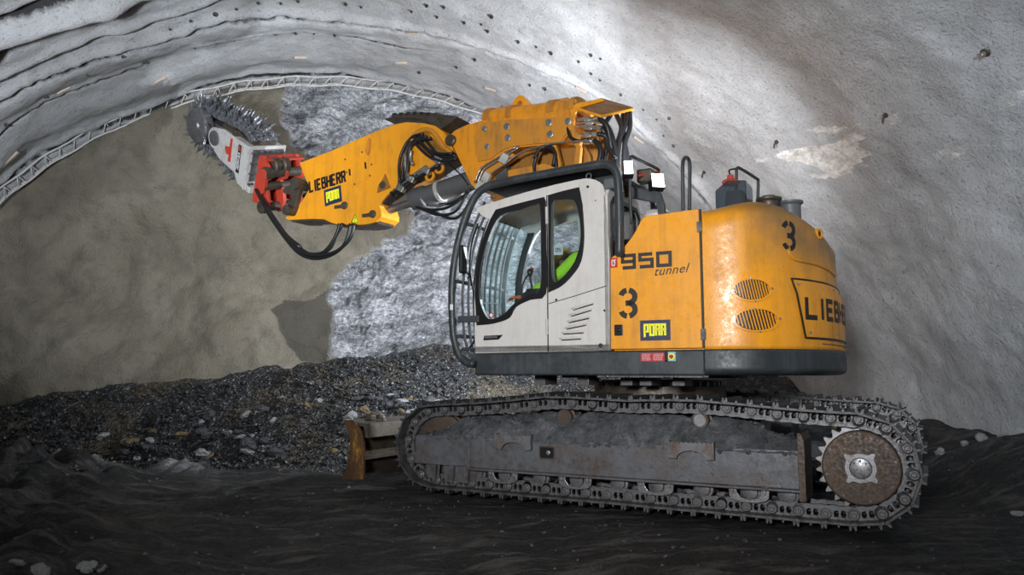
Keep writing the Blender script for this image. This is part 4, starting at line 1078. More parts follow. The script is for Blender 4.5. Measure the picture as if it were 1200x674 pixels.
# equipment on the hood
def top_at(px, py, d): return at(px, py, d)
def rail(name, pts, r=.019, mat=TUBEM): return MB().tube(pts, r, 9, 3).build(name, mat, EX, smooth=True)
q0 = at(801, 243, .25); q1 = at(808, 243, .55)
pA = at(800.5, 240, .25); pT = at(801, 190, .25); w2 = .16
rail('handrail', [pA - Vector((0, 0, .05)), pA, at(800, 210, .25), at(800.3, 190, .25), at(804, 184.5, .33), at(808, 190, .42), at(808.2, 212, .42), at(808, 240, .42), at(808, 246, .42)], .018)
rail('handrail', [at(740, 262, .2), at(738.5, 230, .2), at(738.3, 190, .2), at(740.5, 183.5, .22), at(746, 186, .28), at(764, 194.5, .65), at(771.5, 199, .8), at(770, 202, .8), at(757, 204, .6)], .017)
MB().tube([at(771, 201.5, .8), at(748, 206, .45)], .014, 7, 0).build('handrail_lower_bar', RED, EX)
rail('handrail', [at(862.5, 240, .9), at(863, 205, .9), at(863.3, 198.5, .9), at(867, 197.3, .95), at(886, 209, 1.35), at(888.5, 213, 1.4), at(888, 235, 1.4)], .016)
# coolant tank with red cap
z0 = 2.74; q = at(861, 238, .75); a_, b_ = at(842, 238, .75), at(878, 238, .75); tz = at(860, 214, .75).z
mb = MB(); mb.prism([(a_.x, z0 - .05), (a_.x + .0, tz - .09), (a_.x + .12, tz), (b_.x, tz - .02), (b_.x, z0 - .05)], .62, .95); tank = mb.build('coolant_tank', glass('milky_tank_plastic', (.30, .36, .42), .1, .2), EX, bevel=.012)
mb = MB(); mb.prism([(a_.x + .04, z0 - .05), (a_.x + .1, tz - .1), (b_.x - .05, tz - .1), (b_.x - .05, z0 - .05)], .66, .9); mb.build('tank_bracket', GREYCYL, tank)
q = at(856, 210, .78); mb = MB(); mb.lathe((q.x, .78, q.z - .06), (0, 0, 1), [(0, .075), (.03, .085), (.05, .07), (.06, .035), (.10, .03)], 18); mb.build('tank_cap', RED, tank, smooth=True)
mb = MB(); mb.tube([(q.x, .78, q.z + .04), (q.x - .01, .78, q.z + .09), (q.x + .05, .78, q.z + .10)], .009, 6); mb.build('cap_lever', BLK, tank)
for px, py, d, r, h in ((901, 236, 1.0, .125, .10), (926, 240, 1.15, .125, .10)):
    q = at(px, py, d); zz = at(px, py - 1, d).z; mb = MB(); mb.lathe((q.x, d, 2.66), (0, 0, 1), [(0, r * .8), (zz - 2.66 - .02, r * .8), (zz - 2.66, r), (zz - 2.66 + .02, r), (zz - 2.655 + .02, r * .7)], 24)
    if px < 910: mb.lathe((q.x, d, zz + .02), (0, 0, 1), [(0, r * .6), (.025, r * .5), (.03, .02)], 18)
    mb.build('filter_cap' if px < 910 else 'exhaust_outlet', BROWN if px < 910 else GREYCYL, EX, smooth=True)
q = at(816, 240, .5); mb = MB(); mb.lathe((q.x, .5, 2.72), (0, 0, 1), [(0, .05), (.05, .05), (.055, .07), (.085, .07), (.09, .02)], 16); q = at(812, 240, .6); mb.box((q.x + .12, .7, 2.77), (.25, .2, .05)); mb.build('filler_neck', GRY, EX, bevel=.01)
# ---------------- cab
CN_, CF_ = .1, 1.08
panel = crom2(sz([(557, 414), (556, 380), (556, 346), (558.5, 312), (565, 282), (573, 257)], CN_), 3, False) + sz([(564, 252.6), (557.5, 243.5)], CN_) + \
    crom2(sz([(557.5, 243.5), (600, 230), (640, 219), (675, 211), (690, 209.3), (702, 213), (708, 222), (711, 250), (714, 300)], CN_), 3, False)[1:] + [(XD, SK1)]
gd = crom2(sz([(587, 252.5), (610, 245.5), (628, 239.5), (634, 243), (635, 290), (634, 338), (619, 346.5), (604, 356), (591, 369), (575, 375), (567, 366), (562, 346.5), (564, 312), (574, 275)], CN_), 3)
gq = crom2(sz([(648, 237), (655, 233.6), (671, 233.4), (677, 241), (681, 262), (681, 284), (675, 306), (664, 322), (654, 331), (648.5, 327), (647, 300), (647, 260)], CN_), 3)
cabo = MB().prism(panel, CN_, CN_ + .045, [gd, gq]).build('cab', WHT, EX, bevel=.008, label='white cab shell with dark windows')
MB().prism(panel, CF_ - .045, CF_, [gd, gq]).build('far_side_panel', WHT, cabo, bevel=.008)
roofl = [p for p in panel if p[1] > 2.95]
tl = crom2(sz([(557.5, 243.5), (600, 230), (640, 219), (675, 211), (690, 209.3), (702, 213)], CN_), 3, False)
mb = MB(); mb.prism(tl + [(x, z - .07) for x, z in reversed(tl)], CN_ + .04, CF_ - .04); mb.build('roof', WHT, cabo)
mb = MB(); mb.prism([(XF, SK1), (XF, SK1 + .06), (XD, SK1 + .06), (XD, SK1)], CN_, CF_); mb.build('cab_floor', DARKIN, cabo)
mb = MB(); zr = 3.12; mb.prism([(CN_, SK1), (CN_, 2.98), (CN_ + .1, 3.10), (CF_ - .1, 3.10), (CF_, 2.98), (CF_, SK1)], XD - .04, XD, [[(CN_ + .09, 1.9), (CN_ + .09, 2.9), (CN_ + .16, 2.97), (CF_ - .16, 2.97), (CF_ - .09, 2.9), (CF_ - .09, 1.9)]], fn=lambda a, d, b: (d, a, b)); mb.build('rear_wall', WHT, cabo)
mb = MB(); mb.prism([(CN_ + .06, 1.87), (CN_ + .06, 2.91), (CN_ + .15, 3.0), (CF_ - .15, 3.0), (CF_ - .06, 2.91), (CF_ - .06, 1.87)], XD + .001, XD + .02, [[(CN_ + .1, 1.92), (CN_ + .1, 2.9), (CN_ + .17, 2.96), (CF_ - .17, 2.96), (CF_ - .1, 2.9), (CF_ - .1, 1.92)]], fn=lambda a, d, b: (d, a, b)); mb.build('window_seal', BLK, cabo)
mb = MB(); mb.prism([(CN_ + .09, 1.9), (CN_ + .09, 2.9), (CN_ + .16, 2.97), (CF_ - .16, 2.97), (CF_ - .09, 2.9), (CF_ - .09, 1.9)], XD - .02, XD - .012, fn=lambda a, d, b: (d, a, b)); mb.build('rear_window', GLASSD, cabo)
# dark window surrounds and glass
bo = crom2(sz([(581.4, 245.8), (610, 238), (638, 231)], CN_), 3, False) + crom2(sz([(640, 236), (640.5, 290), (640.3, 344), (622, 351.5), (605, 360), (597, 373), (578, 379.5), (559, 381.5)], CN_), 3, False) + crom2(sz([(556.8, 346), (559, 312), (566, 281), (575, 257)], CN_), 3, False)
bq = crom2(sz([(642.5, 229), (660, 224), (679, 219.5)], CN_), 3, False) + crom2(sz([(683, 240), (685, 278), (681.5, 306), (671, 323), (657.5, 336), (643, 343)], CN_), 3, False)
dr = MB().prism(bo, CN_ - .010, CN_ + .002, [gd]).build('door_window_surround', BLK, cabo, bevel=.003)
qr = MB().prism(bq, CN_ - .010, CN_ + .002, [gq]).build('quarter_window_surround', BLK, cabo, bevel=.003)
MB().prism(gd, CN_ + .01, CN_ + .016).build('door_glass', GLASS, dr)
MB().prism(gq, CN_ + .01, CN_ + .016).build('quarter_glass', GLASS, qr)
for g, par in ((gd, dr), (gq, qr)):
    MB().tube([(a, CN_ - .012, b) for a, b in g], .007, 6, 0, closed=True).build('window_seal', RUB, par)
# door seam, crease, hinges, handle, louvres
def strip(px, r, name, mat, par, d=CN_ - .001): return MB().tube([Vector((q.x, d, q.z)) for q in (at(x, y, CN_) for x, y in px)], r, 5, 0).build(name, mat, par)
strip([(640.8, 229), (641.6, 300), (642.3, 412)], .006, 'door_gap', BLK, cabo)
strip([(643, 356), (675, 346.5), (711, 335)], .004, 'panel_crease', DARKIN, cabo)
for a, b in ((243, 263), (374, 392)):
    mb = MB(); p, q = at(641.3, a, CN_), at(641.8, b, CN_); mb.cyl((p.x, CN_ - .014, p.z), (q.x, CN_ - .014, q.z), .016, n=12); mb.build('hinge', CWHITE, cabo, smooth=True)
for i, (x0, y0, x1, y1) in enumerate([(669.5, 362, 696.5, 354.5), (667, 369.3, 694, 362), (664.4, 376.7, 691.6, 371.3), (661.6, 384.3, 688.3, 379.2), (658, 390, 685, 388.4), (655.8, 397, 682, 395.6)]):
    p, q = at(x0, y0, CN_), at(x1, y1, CN_); n_ = 8; mb = MB()
    mb.tube([Vector((p.x + (q.x - p.x) * t / n_, CN_ - .006 * math.sin(PI * t / n_), p.z + (q.z - p.z) * t / n_)) for t in range(n_ + 1)], .013, 7, 0, rf=lambda t: .35 + .65 * math.sin(PI * min(max(t, .03), .97)) ** .5)
    lv = mb.build('louvre', WHT, cabo, smooth=True)
    MB().tube([(p.x + .02, CN_ - .001, p.z - .016), (q.x - .01, CN_ - .001, q.z - .016)], .005, 5, 0).build('louvre_slot', BLK, lv)
p, q = at(566.5, 399, CN_), at(589.5, 392.5, CN_); mb = MB(); mb.prism([(p.x, p.z), (p.x + .01, q.z - .005), (q.x, q.z), (q.x - .05, p.z + .005)], CN_ - .004, CN_ + .01); hd = mb.build('door_handle', BLK, cabo)
mb = MB(); mb.box(((p.x + q.x) / 2 - .02, CN_ - .014, (p.z + q.z) / 2 + .004), (.15, .014, .022)); mb.build('grip', GREYCYL, hd, bevel=.004)
mb = MB()
for px, py, r in ((652, 351.5, .012), (708.5, 364, .011), (704, 405, .022), (689, 219, .014), (698, 235, .006)):
    c = at(px, py, CN_); mb.lathe((c.x, CN_ - .008, c.z), (0, 1, 0), [(0, r * .6), (.002, r), (.012, r)], 12)
mb.build('cab_fastener', DARKIN, cabo)
# front windscreen and pillars
fp = crom2(sz([(557, 410), (556, 380), (556, 346), (558.5, 312), (565, 282), (573, 257)], CN_), 4, False)
mb = MB(); n = len(fp)
mb.prism([(a + .01, b) for a, b in fp] + [(a + .018, b) for a, b in reversed(fp)], CN_ + .04, CF_ - .04); mb.build('windscreen', WSCREEN, cabo)
mb = MB()
for d0 in (CN_ + .005, CF_ - .06): mb.prism([(a - .01, b) for a, b in fp] + [(a + .07, b) for a, b in reversed(fp)], d0, d0 + .055)
mb.build('front_pillar', BLK, cabo)
# seat and controls
mb = MB(); sx = -2.78
mb.box((sx - .1, .60, 1.92), (.50, .48, .14)); mb.prism([(sx + .12, 1.9), (sx + .26, 2.55), (sx + .36, 2.55), (sx + .26, 1.9)], .38, .82); mb.prism([(sx + .24, 2.55), (sx + .27, 2.74), (sx + .35, 2.74), (sx + .34, 2.55)], .48, .72); mb.prism([(sx - .25, 1.5), (sx - .2, 1.86), (sx + .2, 1.86), (sx + .25, 1.5)], .42, .78)
seat = mb.build('operator_seat', SEATM, cabo, bevel=.03, segs=3)
for y in (.30, .92):
    mb = MB(); mb.box((sx - .15, y, 2.08), (.5, .12, .09)); mb.cyl((sx - .35, y, 2.1), (sx - .38, y, 2.26), .012); mb.ball((sx - .38, y, 2.30), (.03, .03, .045)); mb.build('control_console', BLK, seat, bevel=.015)
c = at(623, 316, .35); mb = MB(); mb.ball((c.x, .35, c.z), .022); rk = mb.build('lever_knob', REDST, seat, smooth=True)
MB().tube([(c.x, .35, c.z), (c.x - .1, .35, c.z - .14), (c.x - .13, .36, 2.05)], .008, 6).build('lever', BLK, rk)
p = at(656, 293, .16); mb = MB(); mb.box((p.x, .13, p.z), (.095, .003, .11)); nt = mb.build('window_note', WHST, cabo)
ribbon(mb := MB(), [[(-.028, -.02), (-.028, .012), (-.006, .012), (-.006, -.02), (-.028, -.02)], [(.028, .012), (.006, .012), (.006, -.002), (.026, -.004), (.026, -.02), (.006, -.02)]], .006, lambda u, v, off: Vector((p.x + u, .128 - off, p.z + v)), sub=1); mb.build('note_digits', BLKT, nt)
p = at(575.5, 369.5, CN_); mb = MB(); mb.lathe((p.x, CN_ + .004, p.z), (0, 1, 0), [(0, .028), (.004, .028)], 20); s_ = mb.build('round_sticker', REDST, dr); mb = MB(); mb.lathe((p.x, CN_ + .001, p.z), (0, 1, 0), [(0, .018), (.003, .018)], 16); mb.build('sticker_centre', WHST, s_)
MB().tube([at(566, 355, .2), at(585, 356, .2), at(586, 368, .2)], .007, 6, 0).build('windscreen_handle', CWHITE, cabo)
# ---------------- guard frame round the cab
G0, G1 = .03, 1.14
gp = [(726, 300), (726, 262), (724.5, 214), (720, 198), (708, 192.5), (680, 196.5), (630, 205.5), (590, 213.5), (570, 219), (556, 232), (544, 260), (535, 295), (530.5, 330), (530, 360), (532, 394), (538, 415), (546, 424), (556, 427)]
gl_ = [(lambda p: (p.x, p.z))(at(x, y, G0)) for x, y in gp]
guard = MB().tube([(a, G0, b) for a, b in gl_], .043, 12, 5).build('cab_guard', TUBEM, EX, smooth=True, label='dark grey tube guard cage round the cab')
MB().tube([(a, G1, b) for a, b in gl_], .043, 12, 5).build('far_guard_tube', TUBEM, guard, smooth=True)
prof = gl_[9:]; prof = [(a + .05, b - (.03 if i < 2 else 0)) for i, (a, b) in enumerate(prof[:-1])]
mb = MB()
for k in range(9):
    y = G0 + .10 + k * .116
    o_ = MB().tube([(a + .02, y, b) for a, b in prof], .015, 7, 4).build('guard_bar', TUBEM, guard, smooth=True)
for (i_, dz) in ((1, 0), (3, 0), (5, .0), (6, .05)):
    a, b = prof[i_]; o_ = MB().tube([(a, G0, b + dz), (a, G1, b + dz)], .02, 8, 0).build('guard_crossbar', TUBEM, guard, smooth=True)
a, b = at(536, 374, G0).x, at(536, 374, G0).z; mb = MB(); mb.box((a + .10, G0 + .06, b), (.26, .03, .07)); mb.build('guard_bracket', TUBEM, guard, bevel=.006)
mb = MB(); rz = [(a, b) for a, b in gl_[4:9]]
mb.prism([(a, b + .02) for a, b in rz] + [(a, b - .03) for a, b in reversed(rz)], G0, G1); 
mb.prism([(rz[0][0] - .02, rz[0][1] - .03), (rz[-1][0] + .1, rz[-1][1] - .03), (rz[-1][0] + .1, rz[-1][1] - .13), (rz[0][0] - .02, rz[0][1] - .15)], G0 + .3, G0 + .33)
mb.build('roof_guard_plate', DARKIN, guard, bevel=.004)
mb = MB()
for px, py in ((689, 206), (577, 229)): c = at(px, py, CN_ + .03); mb.tube([(c.x + .028 * math.cos(t), CN_ + .05, c.z + .028 * math.sin(t)) for t in [2 * PI * i / 12 for i in range(12)]], .008, 6, 0, closed=True)
mb.build('lifting_ring', STEELG, cabo, smooth=True)
c = at(542.5, 304, -.02); mb = MB(); mb.box((c.x, -.02, c.z), (.055, .11, .30)); mi = mb.build('mirror', BLK, guard, bevel=.025, segs=3)
MB().tube([(c.x, -.0, c.z - .12), (c.x + .05, .02, c.z - .16), (c.x + .03, G0, c.z - .2)], .010, 6).build('mirror_arm', BLK, mi)
MB().tube([at(560, 262, .2), at(553, 285, .2), at(551, 320, .2), at(556, 350, .2), at(557, 395, .2), at(548, 410, .2)], .011, 6).build('hose', RUB, guard)
q = at(536, 361, .1); mb = MB(); mb.box((q.x, G0 - .045, q.z), (.035, .004, .06)); mb.build('guard_sticker', WHST, guard)
# lamp gantry behind the cab roof
def lamp(px, py, d, w, h, yaw, name='work_lamp', mat=LED):
    c = at(px, py, d); M = Matrix.Rotation(yaw, 3, 'Z') @ Matrix.Rotation(-.25, 3, 'X')
    mb = MB(); mb.box(c, (w, .09, h), M); lo_ = mb.build(name, BLK, EX, bevel=.008)
    f = c + M @ Vector((0, -.05, 0)); mb = MB()
    for i in (-1, 0, 1):
        for j in (-1, 1): mb.box(f + M @ Vector((i * w * .29, 0, j * h * .23)), (w * .24, .012, h * .38), M)
    mb.build('lit_led', mat, lo_); return lo_
lamp(736, 199, .16, .10, .16, R(25)); lamp(769, 214, .62, .15, .17, R(40))
mb = MB(); P0 = at(736, 214, .3); P1 = at(773, 237, .8)
mb.prism([(P0.x - .15, P0.z - .06), (P0.x - .15, P0.z + .06), (at(774, 225, .62).x, at(774, 225, .62).z), (at(779, 240, .62).x, at(779, 240, .62).z), (at(779, 250, .62).x, 2.70), (at(773, 250, .62).x, 2.70), (at(770, 238, .62).x, at(770, 238, .62).z)], .60, .66)
mb.build('lamp_bracket', TUBEM, EX, bevel=.01)
c = at(757, 207, .62); mb = MB(); mb.box(c, (.16, .14, .14)); mb.build('lamp_housing', BROWN, EX, bevel=.02)
c = at(752, 225, 1.0); mb = MB(); mb.lathe((c.x + .1, 1.2, 2.70), (0, 0, 1), [(0, .17), (.26, .17), (.31, .12), (.33, .02)], 26); mb.build('air_filter_housing', WHT, EX, smooth=True)
c = at(717, 216, .18); mb = MB(); mb.box((c.x, .2, c.z), (.14, .16, .11)); mb.build('beacon_box', GREYCYL, EX, bevel=.02)

# ================================================================== BOOM
BN, BFR = 1.25, 1.95
def bz(p, d=BN): return sz(p, d)
# rear boom
rb = bz([(526, 160), (533, 153), (548, 146), (566, 141), (600, 136), (640, 131), (668, 127), (672, 150), (676, 172), (690, 180), (700, 240), (640, 250), (575, 235), (566, 220), (557, 221), (552, 216), (536, 182)])
rbt = bz([(526, 160), (533, 153), (548, 146), (566, 141), (600, 136), (640, 131), (668, 127), (672, 150), (664, 160), (657, 168), (620, 171.5), (602, 173), (590, 178), (577, 190), (574, 210), (566, 220), (557, 221), (552, 216), (536, 182)])
BM = MB().prism(rbt, BN, BFR, ).build('rear_boom', YBOOM, EX, bevel=.012, label='grimy yellow rear boom section')
pl = bz([(566, 145), (600, 141), (671, 137), (672, 150), (662, 160), (657, 167), (620, 170), (600, 172), (590, 176), (575, 187), (561, 190), (556, 160)])
MB().prism(pl, BN - .022, BN).build('side_plate', YELB, BM, bevel=.004)
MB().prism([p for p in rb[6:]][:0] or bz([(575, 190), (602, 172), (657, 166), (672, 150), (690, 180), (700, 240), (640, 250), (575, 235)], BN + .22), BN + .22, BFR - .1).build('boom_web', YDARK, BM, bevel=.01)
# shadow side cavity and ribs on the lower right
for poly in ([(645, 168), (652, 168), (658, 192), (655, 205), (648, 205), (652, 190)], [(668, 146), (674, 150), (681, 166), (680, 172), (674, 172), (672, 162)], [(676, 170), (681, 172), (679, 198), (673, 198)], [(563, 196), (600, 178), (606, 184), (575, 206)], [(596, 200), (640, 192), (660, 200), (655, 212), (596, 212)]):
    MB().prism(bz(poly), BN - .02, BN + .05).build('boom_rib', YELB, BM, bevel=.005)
for px, py in ((594, 148.5), (643.5, 144), (666, 142.5), (595.5, 161.5), (645, 157.5), (568, 151), (571, 172)):
    mb = MB(); c = at(px, py, BN - .022); r = .042 if px > 580 else .036; mb.lathe((c.x, BN - .042, c.z), (0, 1, 0), [(0, r * .4), (.003, r * .45), (.003, r * .8), (.006, r), (.022, r)], 20)
    mb.build('pin_cap', CHROME, BM, smooth=True)
# rounded top tube with bands and lifting eye
A0 = at(566, 141, BN); A1 = at(670, 128, BN)
def along(t, dz=0, dd=0): return Vector((A0.x + (A1.x - A0.x) * t, (BN + BFR) / 2 + dd, A0.z + (A1.z - A0.z) * t + dz))
def hump(t0, t1, h, wd, name, mat, par):
    mb = MB(); n_ = 16; ax = (A1 - A0); ax.y = 0
    ol_ = [((BN + BFR) / 2 + wd * math.cos(PI - PI * i / n_) * 1.0, h * math.sin(PI * i / n_) ** .6) for i in range(n_ + 1)]
    vs = []
    for t in (t0, t1): vs += [(along(t).x, a, along(t).z + b) for a, b in ol_]
    k = n_ + 1; mb.add(vs, [(i, i + 1, k + i + 1, k + i) for i in range(n_)] + [tuple(range(k)), tuple(reversed(range(k, 2 * k))), (0, k, 2 * k - 1, k - 1)])
    return mb.build(name, mat, par, smooth=True, bevel=.006)
hump(-.02, 1.0, .20, .35, 'boom_top', YBOOM, BM)
for t0, t1 in ((.0, .06), (.26, .32), (.72, .80), (.97, 1.02)): hump(t0, t1, .225, .365, 'boom_band', YELB, BM)
mb = MB(); e = [along(.36, .21), along(.62, .21)]
ey = [(at(598, 133, BN + .3).x, e[0].z - .02), (at(603, 118, BN + .3).x, e[0].z + .12)] ; cx = at(611, 118, BN + .33)
arc = [(cx.x + .085 * math.cos(t), cx.z - .03 + .085 * math.sin(t)) for t in [PI * .85 - PI * .7 * i / 8 for i in range(9)]]
mb.prism([(cx.x - .21, cx.z - .17)] + arc + [(cx.x + .21, cx.z - .17)], BN + .28, BN + .42, [circ(cx.x, cx.z - .055, .035, 14)]); mb.build('lifting_eye', YEL, BM, bevel=.012)
for t in (.12, .78): c = along(t, .2); MB().box((c.x, c.y, c.z), (.26, .3, .05)).build('top_pad', YELB, BM, bevel=.012)
# raised rear flap
flap = []
fa, fb, fc, fd = at(675, 127, BN), at(705, 117, BN + .75), at(741.5, 128, BN + .62), at(704, 136.5, BN + .02)
mb = MB(); up = Vector((0, 0, .025)); Q = [fa, fb, fc, fd]
mb.add([q for q in Q] + [q + up for q in Q], [(3, 2, 1, 0), (4, 5, 6, 7), (0, 1, 5, 4), (1, 2, 6, 5), (2, 3, 7, 6), (3, 0, 4, 7)]); mb.build('rear_flap', YDARK, BM)
mb = MB(); mb.tube([fa, fd, fc], .018, 6, 0); mb.prism(bz([(668, 126), (676, 121), (706, 115), (708, 118), (680, 126), (674, 133), (671, 150), (667, 150)]), BN, BN + .05); mb.build('flap_edge', YEL, BM, bevel=.004)
# plumbing in the open rear of the boom
mb = MB(); mb.prism(bz([(672, 140), (700, 140), (704, 205), (680, 205)], BN + .4), BN + .35, BN + .45); mb.prism(bz([(690, 150), (712, 152), (720, 205), (690, 205)], BN + .6), BN + .55, BN + .62); mb.build('boom_foot', YDARK, BM, bevel=.01)
random.seed(11)
for (x0, y0, x1, y1, d) in ((675, 140, 702, 138, .1), (675, 144, 708, 142, .2), (676, 148, 705, 150, .12), (679, 158, 700, 157, .05), (684, 167, 696, 165, .0)):
    a, b = at(x0, y0, BN + d), at(x1, y1, BN + d); mb = MB(); L_ = (b - a).length; dr_ = (b - a).normalized()
    mb.cyl(a, b, .020, n=10); mb.cyl(a + dr_ * L_ * .35, a + dr_ * L_ * .6, .032, n=6); mb.cyl(b - dr_ * .06, b, .03, n=6); mb.build('hydraulic_fitting', CHROME, BM)
hoses = [[(702, 138, .1), (712, 150, .12), (716, 175, .2), (722, 200, .3)], [(708, 142, .25), (716, 156, .2), (722, 180, .2), (724, 205, .2)], [(735, 131, .6), (733, 145, .5), (726, 165, .4), (722, 200, .3)], [(738, 132, .62), (738, 150, .5), (732, 170, .4), (731, 200, .35)], [(722, 134, .5), (728, 150, .45), (723, 170, .4), (716, 205, .35)],
         [(700, 157, .05), (710, 160, .1), (712, 172, .1), (722, 185, .1)], [(696, 165, 0), (702, 170, .0), (704, 180, .0), (700, 195, 0)], [(705, 150, .15), (712, 165, .2), (708, 190, .2), (712, 208, .2)], [(730, 134, .6), (731, 160, .5), (735, 185, .4), (733, 203, .4)], [(716, 134, .4), (708, 150, .3), (716, 170, .3), (724, 190, .3)]]
for h in hoses: MB().tube([at(x, y, BN + d) for x, y, d in h], .030, 9, 5).build('hydraulic_hose', RUB, BM, smooth=True)
for h in ([(665, 148, -.0), (668, 160, -.03), (678, 165, -.03), (690, 163, 0)], [(630, 180, -.05), (626, 195, -.05), (628, 210, -.05)], [(634, 176, -.05), (646, 172, -.06), (651, 185, -.06), (652, 205, -.05)], [(638, 172, -.05), (650, 178, -.08), (648, 195, -.08)], [(626, 186, -.06), (632, 175, -.07), (640, 171, -.05)]):
    MB().tube([at(x, y, BN + d) for x, y, d in h], .020, 8, 5).build('hydraulic_hose', RUB, BM, smooth=True)
# steel lines on the near side
for h in ([(556, 214), (562, 200), (568, 194), (586, 183), (606, 171)], [(559, 215), (565, 202), (571, 196), (589, 185), (609, 172)], [(571, 213), (574, 205), (580, 200), (592, 192), (612, 178), (642, 169.5), (655, 167.5), (680, 165.5), (694, 165)], [(565, 219), (569, 208)]):
    MB().tube([at(x, y, BN - .06) for x, y in h], .0115, 7, 4).build('steel_pipe', CHROME, BM, smooth=True)
for px, py in ((591, 186), (570, 208), (563, 218)): c = at(px, py, BN - .065); MB().box(c, (.10, .05, .12), Matrix.Rotation(.6, 3, 'Y')).build('pipe_clamp', CWHITE, BM, bevel=.006)
# front boom arm
arm = bz([(351, 191), (385, 178), (420, 162.6), (445, 152), (463.6, 145.5), (476, 143), (495, 144), (509, 147), (519, 154), (527, 165), (531, 176), (526, 183), (513.5, 190.6), (493, 203), (475, 212), (461.5, 221), (452, 230), (446.5, 237), (445, 242.6), (447, 249), (447, 254), (441, 260), (432, 262.5), (423.5, 263.5), (394.6, 263), (388, 261), (379, 257), (365, 256.5), (337, 258), (334, 255), (348, 243), (356, 232), (363, 220), (357, 208)])
AM = MB().prism(arm, BN, BN + .40).build('front_boom', YEL, EX, bevel=.014, label='bright yellow front boom arm')
mb = MB(); mb.prism(bz([(463, 146), (480, 140), (505, 137.5), (522, 139), (548, 143), (540, 150), (527, 158), (515, 150), (500, 144.5), (476, 143.5)], BN + .35), BN + .1, BFR - .05)
mb.build('joint_cover', BROWN, AM, bevel=.01)
for t in range(7):
    x = 474 + t * 8; c = at(x, 140 + abs(t - 3) * .5, BN + .35); MB().box((c.x, (BN + BFR) / 2, c.z + .01), (.05, .5, .05)).build('cover_rib', DARKIN, AM)
# joint pin of the two sections
c = at(529, 165, BN); MB().lathe((c.x, BN - .05, c.z), (0, 1, 0), [(0, .06), (.01, .075), (.05, .075)], 22).build('joint_pin', BROWN, AM, smooth=True)
# arched rim above the hose entry
rim = [at(x, y, BN - .02) for x, y in [(483, 166), (485, 160), (490, 155), (498, 152), (506, 154), (513, 162), (520, 172), (529, 179)]]
MB().tube(rim, .035, 8, 4).build('hose_entry_rim', YELB, AM, smooth=True)
ent = bz([(485, 170), (487, 161), (494, 155.5), (502, 156), (510, 164), (517, 174), (526, 180), (518, 187), (505, 182), (494, 176)])
MB().prism(ent, BN - .008, BN + .001).build('hose_entry', YDARK, AM)
for k, h in enumerate([[(496, 157), (484, 160), (474, 172), (468, 190), (468, 214)], [(500, 160), (488, 163), (478, 173), (473, 190), (471, 212)], [(505, 162), (490, 165), (480, 174), (478, 195), (475, 210)], [(492, 157), (502, 168), (510, 178), (522, 184), (534, 182)], [(487, 161), (500, 174), (512, 184), (525, 187), (536, 184)], [(484, 165), (496, 178), (508, 186), (522, 189), (535, 186)], [(490, 166), (505, 180), (516, 188), (530, 188)], [(483, 160), (492, 165), (500, 175), (514, 180), (530, 180)]]):
    MB().tube([at(x, y, BN - .05 - .015 * (k % 3)) for x, y in h], .020, 8, 5).build('hydraulic_hose', RUB, AM, smooth=True)
for h in ([(482, 176), (481, 186), (484, 193)], [(475, 180), (476, 200), (482, 210)]): MB().tube([at(x, y, BN - .07) for x, y in h], .024, 8, 4).build('steel_pipe', CHROME, AM, smooth=True)
# pipe run and hose pack under the arm
for k, h in enumerate([[(521, 188), (500, 200), (480, 210), (462, 224)], [(515, 193), (495, 205), (475, 216), (460, 230)], [(484, 206), (470, 212), (466, 222), (459, 227)], [(500, 195), (484, 206), (470, 219), (463, 229)], [(490, 205), (478, 216), (468, 226), (458, 226)]]):
    MB().tube([at(x, y, BN - .03 - .02 * (k % 3)) for x, y in h], .022, 8, 4).build('hydraulic_hose', (CHROME, RUB, RUB, CHROME, RUB)[k], AM, smooth=True)
mb = MB()
for px, py in ((482, 210), (470, 221), (500, 200), (514, 188)): c = at(px, py, BN - .05); mb.box(c, (.12, .08, .08), Matrix.Rotation(.5, 3, 'Y'))
mb.build('pipe_clamp', CHROME, AM, bevel=.008)
for px, py in ((503, 206), (514, 197)):
    c = at(px, py, BN); MB().prism([(c.x + .075 * math.cos(t), c.z + .075 * math.sin(t)) for t in [2 * PI * i / 14 for i in range(14)]], BN, BN + .04, [circ(c.x, c.z, .04, 12)]).build('lifting_lug', YEL, AM, bevel=.006)
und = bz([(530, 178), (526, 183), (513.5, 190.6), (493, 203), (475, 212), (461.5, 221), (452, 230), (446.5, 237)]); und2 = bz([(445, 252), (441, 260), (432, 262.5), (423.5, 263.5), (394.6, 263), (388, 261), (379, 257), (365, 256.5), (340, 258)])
for e_2 in (und, und2): MB().prism([(a, b + .01) for a, b in e_2] + [(a + .0, b - .018) for a, b in reversed(e_2)], BN + .03, BN + .37).build('underside_dim_plate', BROWN, AM)  # added dark plates that tone down lamp glare under the arm
MB().prism(bz([(447, 236), (470, 221), (500, 206), (510, 200), (500, 198), (480, 208), (462, 221)], BN + .1), BN + .05, BN + .38).build('arm_underside', YDARK, AM)
